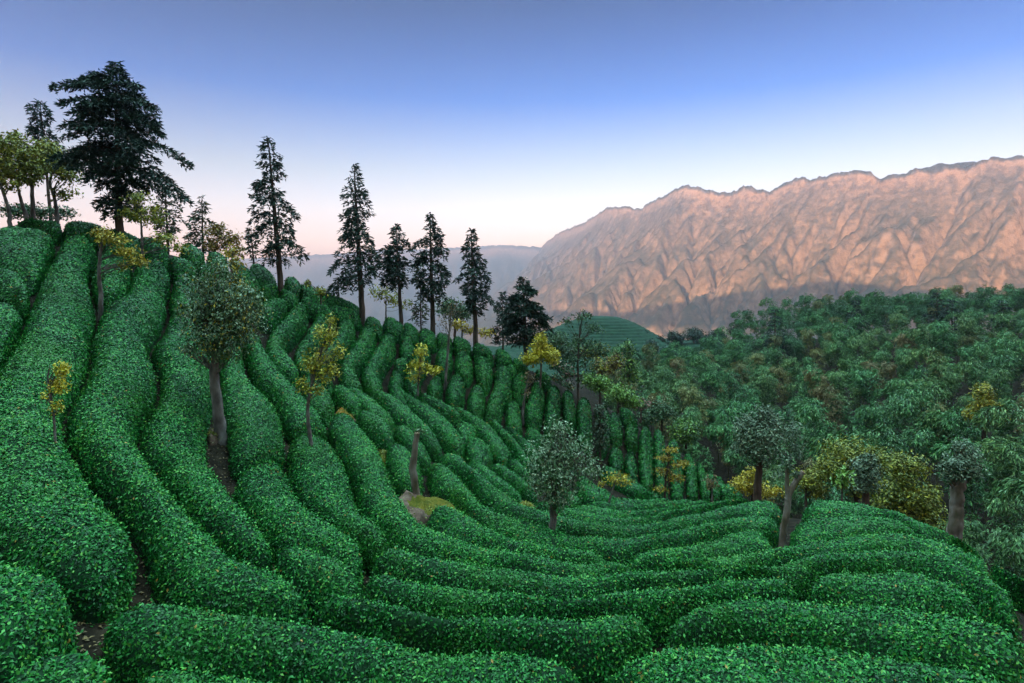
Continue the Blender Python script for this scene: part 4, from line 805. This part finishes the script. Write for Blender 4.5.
# --- bamboo
def bamboo_meshes(seed, tan=False, lean=1.):
    rng = np.random.default_rng(seed+900); gc = Geo(); gl = Geo()
    H = rng.uniform(7.6, 10.2); ar = rng.uniform(1.4, 3.4)*lean
    c = spline([(0,0,0),(.15,0,H*.42),(ar*.25,rng.normal(0,.15),H*.76),(ar*.62,rng.normal(0,.25),H*.97),(ar*1.0,rng.normal(0,.25),H*.99),(ar*1.3,rng.normal(0,.25),H*.88)], 48)
    tube(gc, c, np.linspace(.06,.008,48), 5); tg = unit(np.gradient(c, axis=0))
    for k in range(15, 48):
        t = (k-15)/32; w = (.25+1.25*math.sin(math.pi*min(1, t*.88+.10))**.75)*rng.uniform(.75,1.2)
        for s in range(6):
            a = rng.uniform(0, 6.28); d = np.array([math.cos(a), math.sin(a), 0]); d = unit(d - tg[k]*(d@tg[k])*.8 + tg[k]*.35)
            n = 10; tt = rng.uniform(.2, 1, n)**.8; p = c[k]+d*(w*tt)[:,None]; p[:,2] -= .38*w*tt**2
            p += rng.normal(0, .06, (n,3))
            al = d*.6+tg[k]*.45+np.array([0,0,-.7])
            nr = d*tt[:,None]*.9+np.array([0,0,.55])
            leaves(gl, p, nr, .40, np.clip(rng.beta(2,2.2,n)*.6+.25*tt+.15*t+rng.normal(0,.07), 0, 1), 0, .28, .4, al, rng)  # tint rises toward tips and plume tops: highlights and inner shade in the colour
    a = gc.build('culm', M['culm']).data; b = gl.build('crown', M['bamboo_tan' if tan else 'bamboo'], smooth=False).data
    for o in list(C.objects):
        if o.data in (a, b): C.objects.unlink(o); bpy.data.objects.remove(o)
    return a, b
VAR = [bamboo_meshes(i, i >= 6) for i in range(8)]
rng = np.random.default_rng(31); cand = []
for gx in np.arange(0, 200, 5.3):
    for gy in np.arange(40, 262, 5.3):
        x = gx+rng.uniform(-2.4,2.4)-10; y = gy+rng.uniform(-2.4,2.4); px = CX+F*x/y
        if not 600 < px < 1075: continue
        edge = np.interp(px, [600,640,680,740,780,830,900,1000,1080], [98,90,83,79,69,54,48,42,40])
        if y < edge: continue
        if y > np.interp(px, [600,700,740,840,1075], [165,190,220,260,215]): continue
        z = float(canopy(x, y))-.85; cand.append((x, y, z, px))
cand.sort(key=lambda q: q[1])
BAM_L = {0:('blue-green feathery bamboo arching in the dense wood beyond the tea', 'green bamboo of the dense wood'),
         1:('tan-tinted feathery bamboo among the greener stems of the wood', 'tan bamboo of the dense wood')}
far_v = []
def put(name, x, y, z, i, rz, s):
    tan = i >= 6; lab, grp = BAM_L[int(tan)]
    r = empty(name, (x,y,z), lab, 'bamboo', grp); r.rotation_euler = (0,0,rz); r.scale = (s,s,s)
    for nm, me in zip(('culm','crown'), VAR[i]):
        o = bpy.data.objects.new(nm, me); C.objects.link(o); o.parent = r
NB = 0; G_far = Geo(); G_tan = Geo()
for x, y, z, px in cand:
    i = int(rng.integers(0, 6)) if rng.random() > .11 or y < 68 else int(rng.integers(6, 8))
    rz = math.pi + rng.normal(.5, .6); s = rng.uniform(.72, 1.38); z += max(0, y-150)*.012
    if NB < 295: put('bamboo', x, y, z, i, rz, s); NB += 1
    else:
        me = VAR[i][1]; v = np.empty(len(me.vertices)*3, np.float32); me.vertices.foreach_get('co', v); v = v.reshape(-1,3).astype(float)*s
        c, sn = math.cos(rz), math.sin(rz); v = np.stack([v[:,0]*c-v[:,1]*sn, v[:,0]*sn+v[:,1]*c, v[:,2]], 1)+[x,y,z]
        f = np.arange(len(v)).reshape(-1,4); t = np.empty(len(f), np.float32); me.attributes['tint'].data.foreach_get('value', t)
        pick = rng.random(len(f)) < (1 if y < 200 else .8); q = f[pick]; vv = v[q.ravel()]
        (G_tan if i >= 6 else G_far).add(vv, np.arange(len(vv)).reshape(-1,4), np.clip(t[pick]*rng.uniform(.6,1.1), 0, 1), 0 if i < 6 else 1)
print('bamboo', NB, 'of', len(cand))
G_far.v += G_tan.v; G_far.t += G_tan.t; G_far.m += G_tan.m; off = G_far.n
G_far.f += [f+off for f in G_tan.f]
o = G_far.build('bamboo_grove', [M['bamboo'], M['bamboo_tan']], smooth=False); tag(o, 'mass of bamboo tops filling the far part of the wooded slope', 'bamboo', kind='stuff')
# dark conifers standing out of the bamboo crest
for i,(x,yt,lab) in enumerate(((775,309,'dark conifer standing out at the start of the bamboo crest'),(856,300,'dark conifer in the middle of the bamboo crest'),(937,292,'tallest dark conifer on the bamboo crest'),(952,300,'dark conifer right beside the tallest on the bamboo crest'),(1003,300,'dark conifer near the frame edge on the bamboo crest'))):
    conifer(lab, (x,yt+50), (x,yt), [(yt,2,2),(yt+5,5,5),(yt+14,9,9),(yt+26,12,12),(yt+40,12,12)], 40+i, trunkpx=2.5, D=170-i*4, leafpx=2.2, group='dark conifers on the bamboo crest', dens=1.3, bare=.03)

# fallen leaves and twigs on the soil of the furrows
k = 9000; y = 6.5+17*RNG.random(k)**1.3; px = RNG.uniform(-10, 460, k); x = (px-CX)/F*y; z = canopy(x, y)-1.05+.02
g = Geo(); leaves(g, np.stack([x,y,z],1), np.tile([0,0,1.], (k,1)), .085, RNG.random(k), 0, .5, .35); o = g.build('leaf_litter', M['brown'], smooth=False)
tag(o, 'brown fallen leaves scattered on the soil of the dark furrows', 'leaf litter', kind='stuff')
